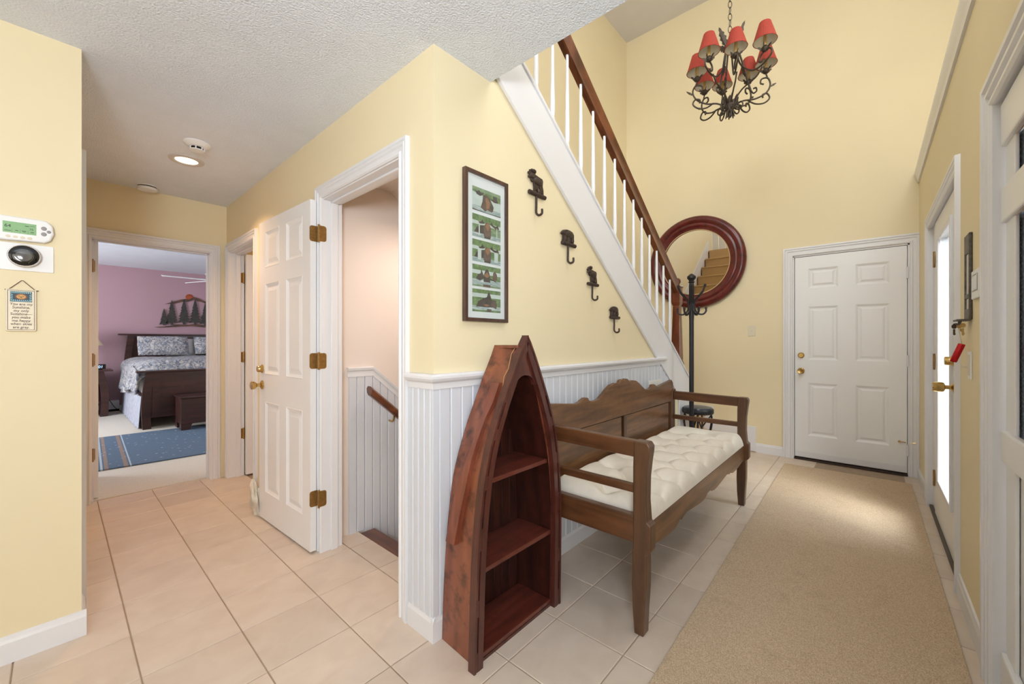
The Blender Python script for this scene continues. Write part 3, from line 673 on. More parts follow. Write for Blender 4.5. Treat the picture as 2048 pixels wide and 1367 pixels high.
for (c, d) in ((1.742, 1.885), (0.922, 1.625)):
    mb = MB()
    mb.grid(lambda s, t: (0.24+0.875*s, YR-0.0340+0.003*math.sin(s*70), c-0.01+(d-c+0.02)*t), 70, 2); mb.build('curtain', CURTAIN, d6, smooth=60)
    mb = MB(); pbox(mb, M_F, 0.26, 1.11, -0.036, -0.040, c-0.01, d+0.01); mb.build('pane', GLASS, d6)

# casing of the hall's left doorway, seen edge on
d7 = sroot('door_7', 'edge of a white door casing behind the thermostat wall')
casing(M_HL, 1.39, 2.20, 2.02, 'casing', parent=d7)
mb = MB(); pbox(mb, M_HL, 1.39, 2.20, 0.003, 0.0005, 0.01, 2.02); mb.build('leaf', DOORW, d7)
# ------------------------------------------------------------------ staircase
st = thing('staircase', 'carpeted staircase with white stringer rising to the upper floor', 'staircase', (3.05, 0.55, 0))
mb = MB()
mb.prism([(0.33, ztop(0.33)), (3.062, ztop(3.062)), (3.062, 0.10), (2.80, 0.10), (2.80, zbot(2.80)), (0.33, zbot(0.33))], 'y', -0.014, -0.0015)
mb.prism([(3.05, 0.0), (3.062, 0.0), (3.062, ztop(3.062)), (3.05, ztop(3.05))], 'y', -0.0015, 0.12); mb.build('stringer', TRIM, st, bevel=0.002)
mb = MB(); mb.prism([(0.33, ztop(0.33)-0.002), (3.066, ztop(3.066)-0.002), (3.066, ztop(3.066)+0.020), (0.33, ztop(0.33)+0.020)], 'y', -0.024, 0.118); mb.build('stringer_cap', TRIM, st, bevel=0.004)
mb = MB(); mb.prism([(0.33, zbot(0.33)-0.012), (2.62, zbot(2.62)-0.012), (2.62, zbot(2.62)+0.016), (0.33, zbot(0.33)+0.016)], 'y', -0.021, -0.0005); mb.build('stringer_moulding', TRIM, st, bevel=0.004)
RI, RU = 0.1804, 0.2545
for (ya, yb, za, zb) in ((-0.29, 1.135, 0.0, 0.185), (0.145, 1.135, 0.185, 0.370), (0.50, 1.135, 0.370, 0.555)):
    mb = MB(); mb.box(3.066, XF-0.020, ya, yb, za, zb-0.03); mb.build('riser', TREADC, st)
    mb = MB(); mb.box(3.064, XF-0.020, ya-0.025, yb, zb-0.03, zb); mb.build('tread', TREADC, st, bevel=0.012)
for k in range(1, 13):
    z = 0.555+RI*k; xr = 3.05-RU*(k-1)
    mb = MB(); mb.box(xr-0.012, xr, 0.102, 1.118, z-RI, z-0.028); mb.build('riser', TREADC, st)
    if k < 12:
        mb = MB(); mb.box(xr-RU, xr+0.022, 0.102, 1.118, z-0.028, z); mb.build('tread', TREADC, st, bevel=0.010)
mb = MB(); mb.box(-3.6, 0.25, 0.0, 1.136, 2.690, 2.72); mb.build('landing', TREADC, st)
mb = MB(); mb.prism([(0.25, 2.72), (3.05, 2.72-0.7088*2.8), (3.05, 2.72-0.7088*2.8+0.20), (0.25, 2.92)], 'y', 1.120, 1.1365); mb.build('skirt_board', TRIM, st)
mb = MB()
mb.prism([(-0.39, 0.012), (1.12, 0.012), (1.12, 0.655), (0.40, 0.655), (0.40, 0.462), (0.045, 0.462), (0.045, 0.281), (-0.39, 0.281)], 'x', XF-0.018, XF-0.0005); mb.build('skirt_board', TRIM, st)
# upstairs balustrade at the stair head (seen in the mirror)
up = thing('landing_balustrade', 'white balustrade on the upper landing seen in the mirror', 'railing', (-0.05, 0.6, 2.72))
for k in range(9):
    mb = MB(); mb.box(-0.06, -0.04, 0.02+0.124*k, 0.136+0.124*k, 2.74, 3.62); mb.build('slat', TRIM, up)
mb = MB(); mb.box(-0.08, -0.02, 0.02, 1.13, 3.62, 3.68); mb.build('top_rail', RAILW, up)
mb = MB(); mb.box(-0.07, -0.03, 0.02, 1.13, 2.72, 2.74); mb.build('bottom_rail', TRIM, up)

# ------------------------------------------------------------------ banister
ra = thing('stair_banister', 'oak handrail with white turned balusters climbing the stairs', 'banister', (2.9, 0.05, 0.98))
YC = 0.045
def rtop(x): return 3.79-0.70*x
prof = [(-0.030, -0.018), (-0.033, -0.006), (-0.024, 0.000), (-0.010, 0.006), (0.010, 0.006), (0.024, 0.000), (0.033, -0.006), (0.030, -0.018), (0.024, -0.034), (0.020, -0.062), (0.022, -0.082), (-0.022, -0.082), (-0.020, -0.062), (-0.024, -0.034)]
mb = MB(); n_ = len(prof); x0, x1 = 0.40, 2.862
vs = [(x0, YC+a, rtop(x0)+b*1.22) for a, b in prof]+[(x1, YC+a, rtop(x1)+b*1.22) for a, b in prof]
mb.add(vs, [tuple(range(n_)), tuple(range(2*n_-1, n_-1, -1))]+[(i, i+n_, (i+1) % n_+n_, (i+1) % n_) for i in range(n_)]); mb.build('handrail', RAILW, ra, smooth=30)
for k in range(15):
    x = 0.582+0.1526*k
    if x > 2.80: break
    zb = ztop(x)+0.018; zt = rtop(x)-0.098; H = zt-zb
    mb = MB(); sq = 0.015
    mb.add([(x-sq, YC-sq, zb-0.016), (x+sq, YC-sq, zb-0.016), (x+sq, YC+sq, zb-0.016), (x-sq, YC+sq, zb-0.016), (x-sq, YC-sq, zb+0.07), (x+sq, YC-sq, zb+0.07), (x+sq, YC+sq, zb+0.07), (x-sq, YC+sq, zb+0.07)], [(0,3,2,1),(4,5,6,7),(0,1,5,4),(1,2,6,5),(2,3,7,6),(3,0,4,7)])
    mb.lathe([(0.012, 0.07), (0.015, 0.082), (0.010, 0.092), (0.0155, 0.106), (0.011, 0.120), (0.0145, 0.145), (0.0145, 0.20), (0.0085, H)], (x, YC, zb), 10)
    mb.build('baluster', TRIM, ra, smooth=35)
nx = 2.905
def taper_box(mb, cx, cy, w0, w1, z0, z1):
    a, b = w0/2, w1/2
    mb.add([(cx-a, cy-a, z0), (cx+a, cy-a, z0), (cx+a, cy+a, z0), (cx-a, cy+a, z0), (cx-b, cy-b, z1), (cx+b, cy-b, z1), (cx+b, cy+b, z1), (cx-b, cy+b, z1)], [(0,3,2,1),(4,5,6,7),(0,1,5,4),(1,2,6,5),(2,3,7,6),(3,0,4,7)])
mb = MB(); taper_box(mb, nx, YC, 0.10, 0.10, 0.93, 1.02); taper_box(mb, nx, YC, 0.086, 0.060, 1.05, 1.56); taper_box(mb, nx, YC, 0.096, 0.080, 1.02, 1.05)
taper_box(mb, nx, YC, 0.060, 0.082, 1.56, 1.59); taper_box(mb, nx, YC, 0.078, 0.078, 1.59, 1.735); taper_box(mb, nx, YC, 0.092, 0.086, 1.735, 1.748)
mb.lathe([(0.024, 1.748), (0.018, 1.758), (0.026, 1.764)], (nx, YC, 0), 16); np_ = mb.build('newel_post', NEWELW, ra, bevel=0.003)
mb = MB(); mb.ell((nx, YC, 1.793), (0.034, 0.034, 0.034), 18, 12); mb.build('finial', NEWELW, np_, smooth=60)

# ------------------------------------------------------------------ boat bookcase
bo = thing('boat_bookcase', 'upright reddish wood canoe-shaped bookcase leaning by the corner with three empty compartments', 'bookcase', (0.28, -0.13, 0))
HW = [(0, .275), (.2, .274), (.37, .272), (.52, .265), (.68, .247), (.82, .215), (.945, .166), (1.077, .100), (1.195, .038), (1.249, 0.0)]
def lerp(tab, z):
    for (a, b), (c, d) in zip(tab, tab[1:]):
        if z <= c: return b+(d-b)*(z-a)/(c-a)
    return tab[-1][1]
def smooth_tab(tab, z, w=0.05):
    return sum(lerp(tab, min(max(z+w*q, tab[0][0]), tab[-1][0])) for q in (-1, -0.5, 0, 0.5, 1))/5
def xc(z): return 0.266+0.030*z
def hwf(z): return smooth_tab(HW, z) if z < 1.19 else lerp(HW, z)
SB = [(0, .236), (.12, .236), (.325, .230), (.468, .221), (.632, .203), (.785, .165), (.908, .122), (1.068, .070), (1.207, .034)]
BY = [(0, -.017), (.70, -.017), (.90, -.030), (1.068, -.055), (1.207, -.090)]
def side_x(z, t): return smooth_tab(SB, z)*(1-t)+min(hwf(z)-0.022, smooth_tab(SB, z)+0.012)*t
ZS = [1.207*i/26 for i in range(27)]
for sgn in (-1, 1):
    mb = MB(); vs = []
    for z in ZS:
        yb = lerp(BY, z)
        for (t, off) in ((0, 0), (0.5, 0), (1, 0), (1, 1), (0.5, 1), (0, 1)):
            vs.append((xc(z)+sgn*max(side_x(z, t)-0.012*off, 0.004), yb+(-0.226-yb)*t, z))
    fs = [(i*6+j, i*6+(j+1) % 6, (i+1)*6+(j+1) % 6, (i+1)*6+j) for i in range(26) for j in range(6)]+[(0,1,4,5),(1,2,3,4),(156,157,160,161),(157,158,159,160)]
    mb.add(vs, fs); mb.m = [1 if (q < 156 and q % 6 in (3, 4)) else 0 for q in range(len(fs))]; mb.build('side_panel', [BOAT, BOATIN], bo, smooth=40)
mb = MB(); z = 1.207; mb.add([(xc(z)-.034, -.090, z-.012), (xc(z)+.034, -.090, z-.012), (xc(z)+.034, -.226, z-.012), (xc(z)-.034, -.226, z-.012), (xc(z)-.034, -.090, z), (xc(z)+.034, -.090, z), (xc(z)+.034, -.226, z), (xc(z)-.034, -.226, z)], [(0,3,2,1),(4,5,6,7),(0,1,5,4),(1,2,6,5),(2,3,7,6),(3,0,4,7)])
mb.build('top_panel', BOAT, bo)
mb = MB()          # front gunwale: inner and outer strips with spacers, meeting at the stem
ZF = [1.249*i/40 for i in range(41)]
def strip(mb, sgn, a, b, y0, y1, z0=0.0, z1=1.249, n=40):
    vs = []
    for i in range(n+1):
        z = z0+(z1-z0)*i/n; w = hwf(z)
        for (d, y) in ((a, y0), (b, y0), (b, y1), (a, y1)): vs.append((xc(z)+sgn*max(w-d, -0.004 if z > 1.2 else 0.0), y, z))
    mb.add(vs, [(i*4+j, i*4+(j+1) % 4, (i+1)*4+(j+1) % 4, (i+1)*4+j) for i in range(n) for j in range(4)]+[(0,1,2,3),(n*4,n*4+1,n*4+2,n*4+3)])
for sgn in (-1, 1):
    mb = MB(); strip(mb, sgn, 0.020, 0.047, -0.222, -0.250); mb.build('inner_gunwale', BOATF, bo, smooth=40)
    mb = MB(); strip(mb, sgn, 0.0, 0.010, -0.218, -0.252)
    for (za, zb) in ((0.0, 0.07), (0.20, 0.26), (0.44, 0.52), (0.66, 0.71), (0.84, 0.88), (0.98, 1.249)): strip(mb, sgn, 0.009, 0.021, -0.222, -0.249, za, zb, 8)
    mb.build('outer_gunwale', BOATF, bo, smooth=40)
mb = MB()
arch = [(xc(1.07)+0.060*math.cos(a), 1.035+0.045*math.sin(a)) for a in [PI*i/12 for i in range(13)]]
mb.prism([(xc(1.0)+0.085, 1.035), (xc(1.2)+0.0, 1.215), (xc(1.0)-0.085, 1.035)]+arch[::-1], 'y', -0.222, -0.240); mb.build('arched_header', BOATF, bo)
mb = MB(); vs = []
for i in range(25):
    z = 0.004+1.20*i/24; w = max(smooth_tab(SB, z)-0.008, 0.004); y = lerp(BY, z)-0.001
    vs += [(xc(z)-w, y, z), (xc(z)+w, y, z), (xc(z)+w, y-0.006, z), (xc(z)-w, y-0.006, z)]
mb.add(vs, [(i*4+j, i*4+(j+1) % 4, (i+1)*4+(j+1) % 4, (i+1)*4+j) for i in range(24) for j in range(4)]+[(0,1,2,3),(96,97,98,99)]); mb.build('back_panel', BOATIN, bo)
for i in range(8):                                   # back boards
    x0 = xc(0)-0.216+i*0.054
    def ztop_at(x):
        z = 1.0
        while z > 0.1 and smooth_tab(SB, z) < abs(x-xc(z))+0.014: z -= 0.01
        return z
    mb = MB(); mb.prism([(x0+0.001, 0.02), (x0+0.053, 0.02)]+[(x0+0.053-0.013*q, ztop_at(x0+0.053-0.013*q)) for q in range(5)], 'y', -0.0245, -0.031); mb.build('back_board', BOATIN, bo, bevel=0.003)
for (zt, nm) in ((0.685, 'shelf'), (0.350, 'shelf'), (0.030, 'bottom_shelf')):
    mb = MB(); wi = side_x(zt, 0.5)-0.013
    mb.box(xc(zt)-wi, xc(zt)+wi, -0.032, -0.226, zt-0.018, zt); mb.build(nm, BOATSH, bo, bevel=0.002)
mb = MB()           # bottom toe board
mb.box(xc(0)-0.228, xc(0)+0.228, -0.218, -0.228, 0.0, 0.012); mb.build('toe_board', BOATF, bo)
def oar(sgn):
    mb = MB(); vs = []; n = 24
    for i in range(n+1):
        t = i/n; z = 0.41+0.64*t; yc_ = -0.068-0.098*t
        w = 0.030 if t < 0.35 else 0.030-0.016*min(1, (t-0.35)/0.2) if t < 0.80 else 0.014+0.012*min(1, (t-0.80)/0.06)
        tt = (yc_-lerp(BY, z))/(-0.226-lerp(BY, z)); xs = xc(z)+sgn*(side_x(z, tt)+0.001)
        th = 0.021
        for (dy, dn) in ((-w, 0), (-w*0.86, 1), (w*0.90, 1), (w, 0)):
            vs.append((xs+sgn*th*dn, yc_+dy, z))
    mb.add(vs, [(i*4+j, i*4+(j+1) % 4, (i+1)*4+(j+1) % 4, (i+1)*4+j) for i in range(n) for j in range(4)]+[(0,1,2,3),(n*4,n*4+1,n*4+2,n*4+3)])
    mb.build('oar', OAR, bo, smooth=40)
oar(-1); oar(1)
mb = MB(); pts = []
for q in range(9):
    z = 0.955+0.245*q/8; yy_ = -0.192+0.006*math.sin(q*2.1); pts.append((xc(z)-side_x(z, (yy_-lerp(BY, z))/(-0.226-lerp(BY, z)))-0.0002, yy_, z))
mb.tube(pts, 0.0016, 6); mb.build('seam', plain('pale_crack', (198, 150, 100), 0.7, noise=0.1), bo, label='pale split along the upper side panel')

# ------------------------------------------------------------------ bench
be = thing('settle_bench', 'long brown wooden bench with scalloped crest and open arms', 'bench', (1.5, -0.36, 0))
BX0, BX1 = 0.585, 2.415
FO = [(0, -.634), (.10, -.638), (.20, -.645), (.30, -.646), (.340, -.645), (.352, -.662), (.366, -.665), (.466, -.665), (.478, -.650), (.56, -.644), (.66, -.646), (.73, -.654), (.77, -.660), (.79, -.661)]
BA = [(.806, -.650), (.806, -.592), (.70, -.588), (.55, -.588), (.372, -.588), (.355, -.586), (.20, -.583), (.10, -.586), (0, -.594)]
poly = [(y, z) for z, y in FO]+[(y, z) for z, y in BA]
for x in (BX0, BX1-0.056):
    mb = MB(); mb.prism(poly, 'x', x, x+0.056); mb.build('front_leg', PINEZ, be, bevel=0.005)
    mb = MB(); mb.prism([(-.062, 0), (-.112, 0), (-.112, .80), (-.120, .825), (-.075, .835), (-.062, .82)], 'x', x, x+0.056); mb.build('back_leg', PINEZ, be, bevel=0.005)
    mb = MB(); mb.prism([(-.600, .735), (-.112, .742), (-.112, .812), (-.600, .804)], 'x', x+0.008, x+0.048); mb.build('armrest', PINEY, be, bevel=0.006)
    mb = MB(); mb.box(x+0.014, x+0.042, -.592, -.112, .582, .617); mb.build('arm_rail', PINEY, be, bevel=0.004)
    mb = MB(); mb.box(x+0.006, x+0.050, -.590, -.112, .375, .488); mb.build('side_rail', PINEY, be, bevel=0.006)
ap = [(0.641, .341), (.718, .338), (.808, .328), (.888, .324), (.956, .325), (.992, .333), (1.012, .345), (1.026, .345), (1.042, .336), (1.066, .343), (1.114, .351), (1.195, .343), (1.326, .331), (1.397, .329), (1.445, .337), (1.47, .349)]
ap2 = ap+[(3.0-x, z) for x, z in ap[::-1]]
mb = MB(); mb.prism(ap2+[(2.359, .450), (0.641, .450)], 'y', -.634, -.612); mb.build('apron', PINEX, be, bevel=0.003)
mb = MB(); mb.box(0.641, 2.359, -.612, -.112, .425, .447); mb.build('seat_board', PINEX, be)
half = [(.645, .905), (.69, .899), (.751, .893), (.842, .881), (.916, .873), (.954, .879), (1.001, .897), (1.033, .895), (1.045, .878), (1.085, .868), (1.130, .868), (1.169, .874), (1.223, .900), (1.270, .926), (1.317, .946), (1.376, .954), (1.425, .949), (1.432, .952), (1.445, .967), (1.475, .972), (1.495, .964)]
cr = half+[(3.0-x, z) for x, z in half[::-1]]
cr = cr+[(2.385, .880), (2.392, .83), (2.392, .728), (0.608, .728), (0.608, .83), (.615, .880)]
mb = MB(); mb.prism(cr, 'y', -.106, -.078); mb.build('crest_rail', PINEX, be, bevel=0.004)
for (a, b) in ((0.695, 1.468), (1.530, 2.300)):
    mb = MB(); mb.box(a, b, -.099, -.086, .495, .723); mb.build('back_panel', PINEX, be, bevel=0.002)
for (a, b) in ((0.641, 0.665), (1.488, 1.528), (2.335, 2.359)):
    mb = MB(); mb.box(a, b, -.109, -.080, .48, .729); mb.build('stile', PINEZ, be, bevel=0.003)
mb = MB(); mb.box(0.641, 2.359, -.086, -.078, .48, .73); mb.build('back_batten', DARKW, be)
mb = MB(); mb.box(0.641, 2.359, -.110, -.080, .430, .494); mb.tube([(0.641, -.112, .492), (2.359, -.112, .492)], 0.014, 10); mb.build('lower_rail', PINEX, be, smooth=40)

# tufted cushion
CX0, CX1, CY0, CY1 = 0.650, 2.352, -0.634, -0.128
tufts = [(2.12-0.2135*k, y) for y in (-0.248, -0.562) for k in range(7)]+[(2.215-0.2135*k, -0.405) for k in range(8)]
tufts = [t for t in tufts if CX0+0.05 < t[0] < CX1-0.05]
def seg_d(px, py, a, b):
    vx, vy = b[0]-a[0], b[1]-a[1]; t = max(0, min(1, ((px-a[0])*vx+(py-a[1])*vy)/(vx*vx+vy*vy))); return math.hypot(px-a[0]-t*vx, py-a[1]-t*vy), t
creases = [(a, b) for i, a in enumerate(tufts) for b in tufts[i+1:] if 0.05 < math.hypot(a[0]-b[0], a[1]-b[1]) < 0.206]
edge = []
for t in tufts:
    if t[1] < -0.5: edge.append((t, (t[0], CY0)))
    if t[1] > -0.3: edge.append((t, (t[0], CY1)))
def cush_z(x, y):
    dx = min(x-CX0, CX1-x); dy = min(y-CY0, CY1-y)
    e = 1-max(0, 1-dx/0.05)**2.4; f = 1-max(0, 1-dy/0.05)**2.4
    hgt = 0.092*max(0, e)**0.5*max(0, f)**0.5
    d2 = min(math.hypot(x-t[0], y-t[1]) for t in tufts)
    hgt -= 0.068*math.exp(-(d2/0.031)**1.1)+0.012*math.exp(-(d2/0.07)**2)
    c1 = min(seg_d(x, y, a, b)[0] for a, b in creases); hgt -= 0.024*math.exp(-(c1/0.017)**1.1)
    c2 = 9
    for a, b in edge:
        q, t_ = seg_d(x, y, a, b)
        if t_ < 1: c2 = min(c2, q+0.004*t_)
    hgt -= 0.013*math.exp(-(c2/0.012)**1.1)
    return 0.452+max(hgt, 0.0)
NU, NV = 190, 66
def eased(t, k=0.12):
    return t
mb = MB()
xs = sorted(set([CX0+(CX1-CX0)*i/NU for i in range(NU+1)]+[CX0+0.002, CX0+0.005, CX1-0.002, CX1-0.005])); ys = sorted(set([CY0+(CY1-CY0)*j/NV for j in range(NV+1)]+[CY0+0.002, CY0+0.005, CY1-0.002, CY1-0.005]))
vs = []
for x in xs:
    for y in ys: vs.append((x, y, cush_z(x, y)))
nv = len(ys); fs = [(i*nv+j, (i+1)*nv+j, (i+1)*nv+j+1, i*nv+j+1) for i in range(len(xs)-1) for j in range(nv-1)]
mb.add(vs, fs); mb.box(CX0+0.004, CX1-0.004, CY0+0.004, CY1-0.004, 0.4485, 0.4535)
cu = tag(mb.build('bench_cushion', CUSH, smooth=60), 'cream button-tufted cushion lying on the brown bench', 'cushion')
ORG['bench_cushion'] = Vector((0, 0, 0))
for t in tufts:
    mb = MB(); mb.ell((t[0], t[1], cush_z(t[0], t[1])+0.002), (0.006, 0.006, 0.003), 8, 5); mb.build('tuft_button', CUSH, cu, smooth=60)

# ------------------------------------------------------------------ runner rug
mb = MB(); mb.prism([(-0.6, -0.760), (3.80, -0.695), (3.815, -1.597), (-0.6, -1.612)], 'z', 0.0005, 0.010)
rug = tag(mb.build('runner_rug', SISAL, bevel=0.003), 'long beige woven sisal runner along the right side of the hall', 'rug')

# ------------------------------------------------------------------ round mirror
mi = thing('round_mirror', 'large round mirror in a wide dark red moulded frame on the cream wall', 'mirror', (XF-0.05, 0.235, 2.165))
mprof = [(0.378, -0.012), (0.384, -0.020), (0.392, -0.024), (0.404, -0.020), (0.414, -0.026), (0.430, -0.036), (0.448, -0.038), (0.462, -0.030), (0.468, -0.036), (0.492, -0.046), (0.516, -0.044), (0.532, -0.034), (0.543, -0.020), (0.545, 0.0), (0.378, 0.0)]
MC = (XF-0.050, 0.235, 2.165)
mb = MB(); mb.lathe(mprof, MC, 72, axis='x', cap=False); fr = mb.build('frame', MIRFRAME, mi, smooth=50)
mb = MB(); mb.lathe([(0.377, -0.0225), (0.386, -0.0245)], MC, 72, axis='x', cap=False); mb.build('inner_bead', plain('gilt_line', (196, 168, 128), 0.4, noise=0.0), mi, smooth=50)
mb = MB(); mb.lathe([(0.384, -0.006), (0.384, -0.010)], MC, 72, axis='x'); mb.build('glass', MIRROR, mi)
mi.rotation_euler = (0, math.radians(-2.6), 0)

# ------------------------------------------------------------------ coat rack and stool
ck = thing('coat_rack', 'tall black metal coat rack with curled hooks behind the bench', 'coat rack', (2.613, -0.18, 0))
cx_, cy_ = 2.613, -0.18
mb = MB(); mb.lathe([(0.019, 0.03), (0.019, 1.40), (0.021, 1.44), (0.021, 1.70), (0.019, 1.725)], (cx_, cy_, 0), 18); mb.build('pole', IRON, ck, smooth=40)
mb = MB(); mb.lathe([(0.019, 1.725), (0.028, 1.732), (0.020, 1.742), (0.024, 1.752), (0.036, 1.766), (0.035, 1.782), (0.018, 1.798), (0.006, 1.806)], (cx_, cy_, 0), 18); mb.build('finial', IRON, ck, smooth=40)
def bez(p, n=14):
    """smooth curve through control points (Catmull-Rom)"""
    P = [Vector(q) for q in p]; P = [P[0]*2-P[1]]+P+[P[-1]*2-P[-2]]; out = []
    for i in range(1, len(P)-2):
        for j in range(n):
            t = j/n; a, b, c, d = P[i-1], P[i], P[i+1], P[i+2]
            out.append(0.5*((2*b)+(c-a)*t+(2*a-5*b+4*c-d)*t*t+(3*b-a-3*c+d)*t**3))
    out.append(P[-2]); return out
def radial(c, ang, pts):
    return [(c[0]+r*math.cos(ang), c[1]+r*math.sin(ang), c[2]+z) for r, z in pts]
for k in range(6):
    an = math.radians(18+60*k)
    mb = MB(); mb.tube(bez(radial((cx_, cy_, 0), an, [(0.020, 1.50), (0.032, 1.56), (0.060, 1.605), (0.098, 1.645), (0.118, 1.69)])), 0.008, 8)
    e = radial((cx_, cy_, 0), an, [(0.120, 1.697)])[0]; mb.ell(e, (0.011, 0.011, 0.011)); mb.build('upper_hook', IRON, ck, smooth=50)
for k in range(6):
    an = math.radians(48+60*k)
    mb = MB(); mb.tube(bez(radial((cx_, cy_, 0), an, [(0.020, 1.545), (0.030, 1.49), (0.058, 1.458), (0.092, 1.456), (0.112, 1.478), (0.113, 1.503)])), 0.0075, 8)
    e = radial((cx_, cy_, 0), an, [(0.113, 1.506)])[0]; mb.ell(e, (0.010, 0.010, 0.010)); mb.build('lower_hook', IRON, ck, smooth=50)
for k in range(3):
    an = math.radians(30+120*k)
    mb = MB(); mb.tube(bez(radial((cx_, cy_, 0), an, [(0.016, 0.34), (0.075, 0.30), (0.10, 0.18), (0.13, 0.06), (0.165, 0.012)])), 0.010, 8); mb.build('leg', IRON, ck, smooth=50)
so = thing('iron_stool', 'round black stool with curved iron legs beyond the bench arm', 'stool', (2.915, -0.140, 0))
sx, sy = 2.915, -0.140
mb = MB(); mb.lathe([(0.128, 0.560), (0.134, 0.568), (0.134, 0.598), (0.128, 0.606)], (sx, sy, 0), 32); mb.build('seat', IRON, so, smooth=40)
mb = MB(); mb.lathe([(0.120, 0.606), (0.118, 0.616), (0.09, 0.622), (0.0005, 0.624)], (sx, sy, 0), 32); mb.build('seat_pad', plain('grey_blue_seat', (62, 68, 78), 0.3, noise=0.05), so, smooth=60)
for k in range(4):
    an = math.radians(25+90*k)
    for dd in (-1, 1):
        a2 = an+dd*0.16
        mb = MB(); mb.tube(bez(radial((sx, sy, 0), a2, [(0.112, 0.562), (0.118, 0.48), (0.098, 0.34), (0.092, 0.20), (0.112, 0.07), (0.135, 0.008)])), 0.007, 8); mb.build('leg', IRON, so, smooth=50)
    mb = MB(); pA = radial((sx, sy, 0), an-0.16, [(0.110, 0.545)])[0]; pB = radial((sx, sy, 0), an+PI/2+0.1, [(0.094, 0.27)])[0]; pC = ((pA[0]+pB[0])/2*0.75+sx*0.25, (pA[1]+pB[1])/2*0.75+sy*0.25, 0.42)
    mb.tube(bez([pA, pC, pB]), 0.006, 8); mb.build('brace', IRON, so, smooth=50)
# ------------------------------------------------------------------ chandelier
CHX, CHY = 2.36, -0.54
ch = thing('chandelier', 'wrought iron chandelier with eight small red shades hanging from the high ceiling', 'chandelier', (CHX, CHY, 3.0))
def torus(mb, c, R, r, axis_a, axis_b, n=20, m=6, sb=1.0):
    A, B = Vector(axis_a), Vector(axis_b); pts = [Vector(c)+A*R*math.cos(2*PI*i/n)+B*R*sb*math.sin(2*PI*i/n) for i in range(n+1)]
    mb.tube(pts, r, m)
mb = MB(); mb.lathe([(0.06, ZU-0.001), (0.058, ZU-0.012), (0.02, ZU-0.03), (0.006, ZU-0.035)], (CHX, CHY, 0), 24); mb.build('ceiling_canopy', CHIRON, ch, smooth=40)
l0 = None; zc = 3.535; k = 0
while zc < ZU-0.03:
    ang = 0.6 if k % 2 == 0 else 0.6+PI/2
    if k < 2:
        mb = MB(); torus(mb, (CHX, CHY, zc), 0.013, 0.0026, (math.cos(ang), math.sin(ang), 0), (0, 0, 1), 18, 6, 2.1); ln = mb.build('chain_link', CHIRON, ch, smooth=60)
        (globals().__setitem__('lA', ln) if k == 0 else globals().__setitem__('lB', ln))
    else:
        src = lA if k % 2 == 0 else lB; ln = src.copy(); COL.objects.link(ln); ln.parent = ch; ln.location = (0, 0, zc-(3.535 if k % 2 == 0 else 3.535+0.047))
    zc += 0.047; k += 1
def leaf(mb, base, d, up, L, w, n=5):
    """serrated pointed leaf from base along d (curving), thin"""
    d = Vector(d).normalized(); up = Vector(up); s_ = d.cross(up).normalized(); nn = s_.cross(d).normalized(); out = []
    left, right = [], []
    for i in range(n*2+1):
        t = i/(n*2); wd = w*math.sin(PI*min(1, t*0.92+0.08))**0.8*(1.0 if i % 2 else 0.62)
        c = Vector(base)+d*L*t+nn*(0.25*L*(t**2)*0.6)
        left.append(c+s_*wd); right.append(c-s_*wd)
    tip = Vector(base)+d*L*1.06+nn*(0.17*L)
    pts = left+[tip]+right[::-1]; m = len(pts); off = nn*0.0016
    mb.add([p+off for p in pts]+[p-off for p in pts], [tuple(range(m)), tuple(range(2*m-1, m-1, -1))]+[(i, i+m, (i+1) % m+m, (i+1) % m) for i in range(m)])
# top crown: loop, collar, acanthus leaves
mb = MB(); torus(mb, (CHX, CHY, 3.500), 0.020, 0.004, (0.8, 0.56, 0), (0, 0, 1), 18, 6); mb.lathe([(0.012, 3.44), (0.028, 3.455), (0.024, 3.475), (0.010, 3.485)], (CHX, CHY, 0), 14); mb.build('top_loop', CHIRON, ch, smooth=50)
for k, (an, L, zb) in enumerate(((2.3, 0.16, 3.44), (-1.0, 0.20, 3.43), (1.2, 0.10, 3.43), (-2.4, 0.09, 3.43), (3.6, 0.11, 3.40))):
    mb = MB(); dx, dy = math.cos(an), math.sin(an); leaf(mb, (CHX+0.02*dx, CHY+0.02*dy, zb), (dx*0.42, dy*0.42, 1.0 if k < 2 else 0.45), (-0.88, -0.2, -0.4), L, 0.024); mb.build('leaf', CHIRON, ch)
# hub
mb = MB(); mb.lathe([(0.006, 2.915), (0.016, 2.93), (0.010, 2.95), (0.030, 2.975), (0.034, 3.005), (0.018, 3.04), (0.014, 3.07), (0.004, 3.085)], (CHX, CHY, 0), 16); hub = mb.build('hub', CHIRON, ch, smooth=50)
for k in range(8):
    an = 2*PI*k/8+0.2; dx, dy = math.cos(an), math.sin(an)
    mb = MB(); leaf(mb, (CHX+0.030*dx, CHY+0.030*dy, 2.985), (dx*0.30, dy*0.30, 1), (-dy, dx, 0), 0.085, 0.014, 3); mb.build('leaf', CHIRON, hub)
for k in range(6):
    an = 2*PI*k/6+0.5; dx, dy = math.cos(an), math.sin(an)
    mb = MB(); mb.tube(bez(radial((CHX, CHY, 0), an, [(0.020, 2.985), (0.060, 2.955), (0.085, 2.975), (0.080, 3.005), (0.058, 3.005), (0.055, 2.985)])), 0.0055, 6)
    mb.tube([(CHX+0.018*dx, CHY+0.018*dy, 2.965), (CHX+0.030*dx, CHY+0.030*dy, 2.915)], [0.008, 0.004], 6); mb.build('bottom_scroll', CHIRON, hub, smooth=60)
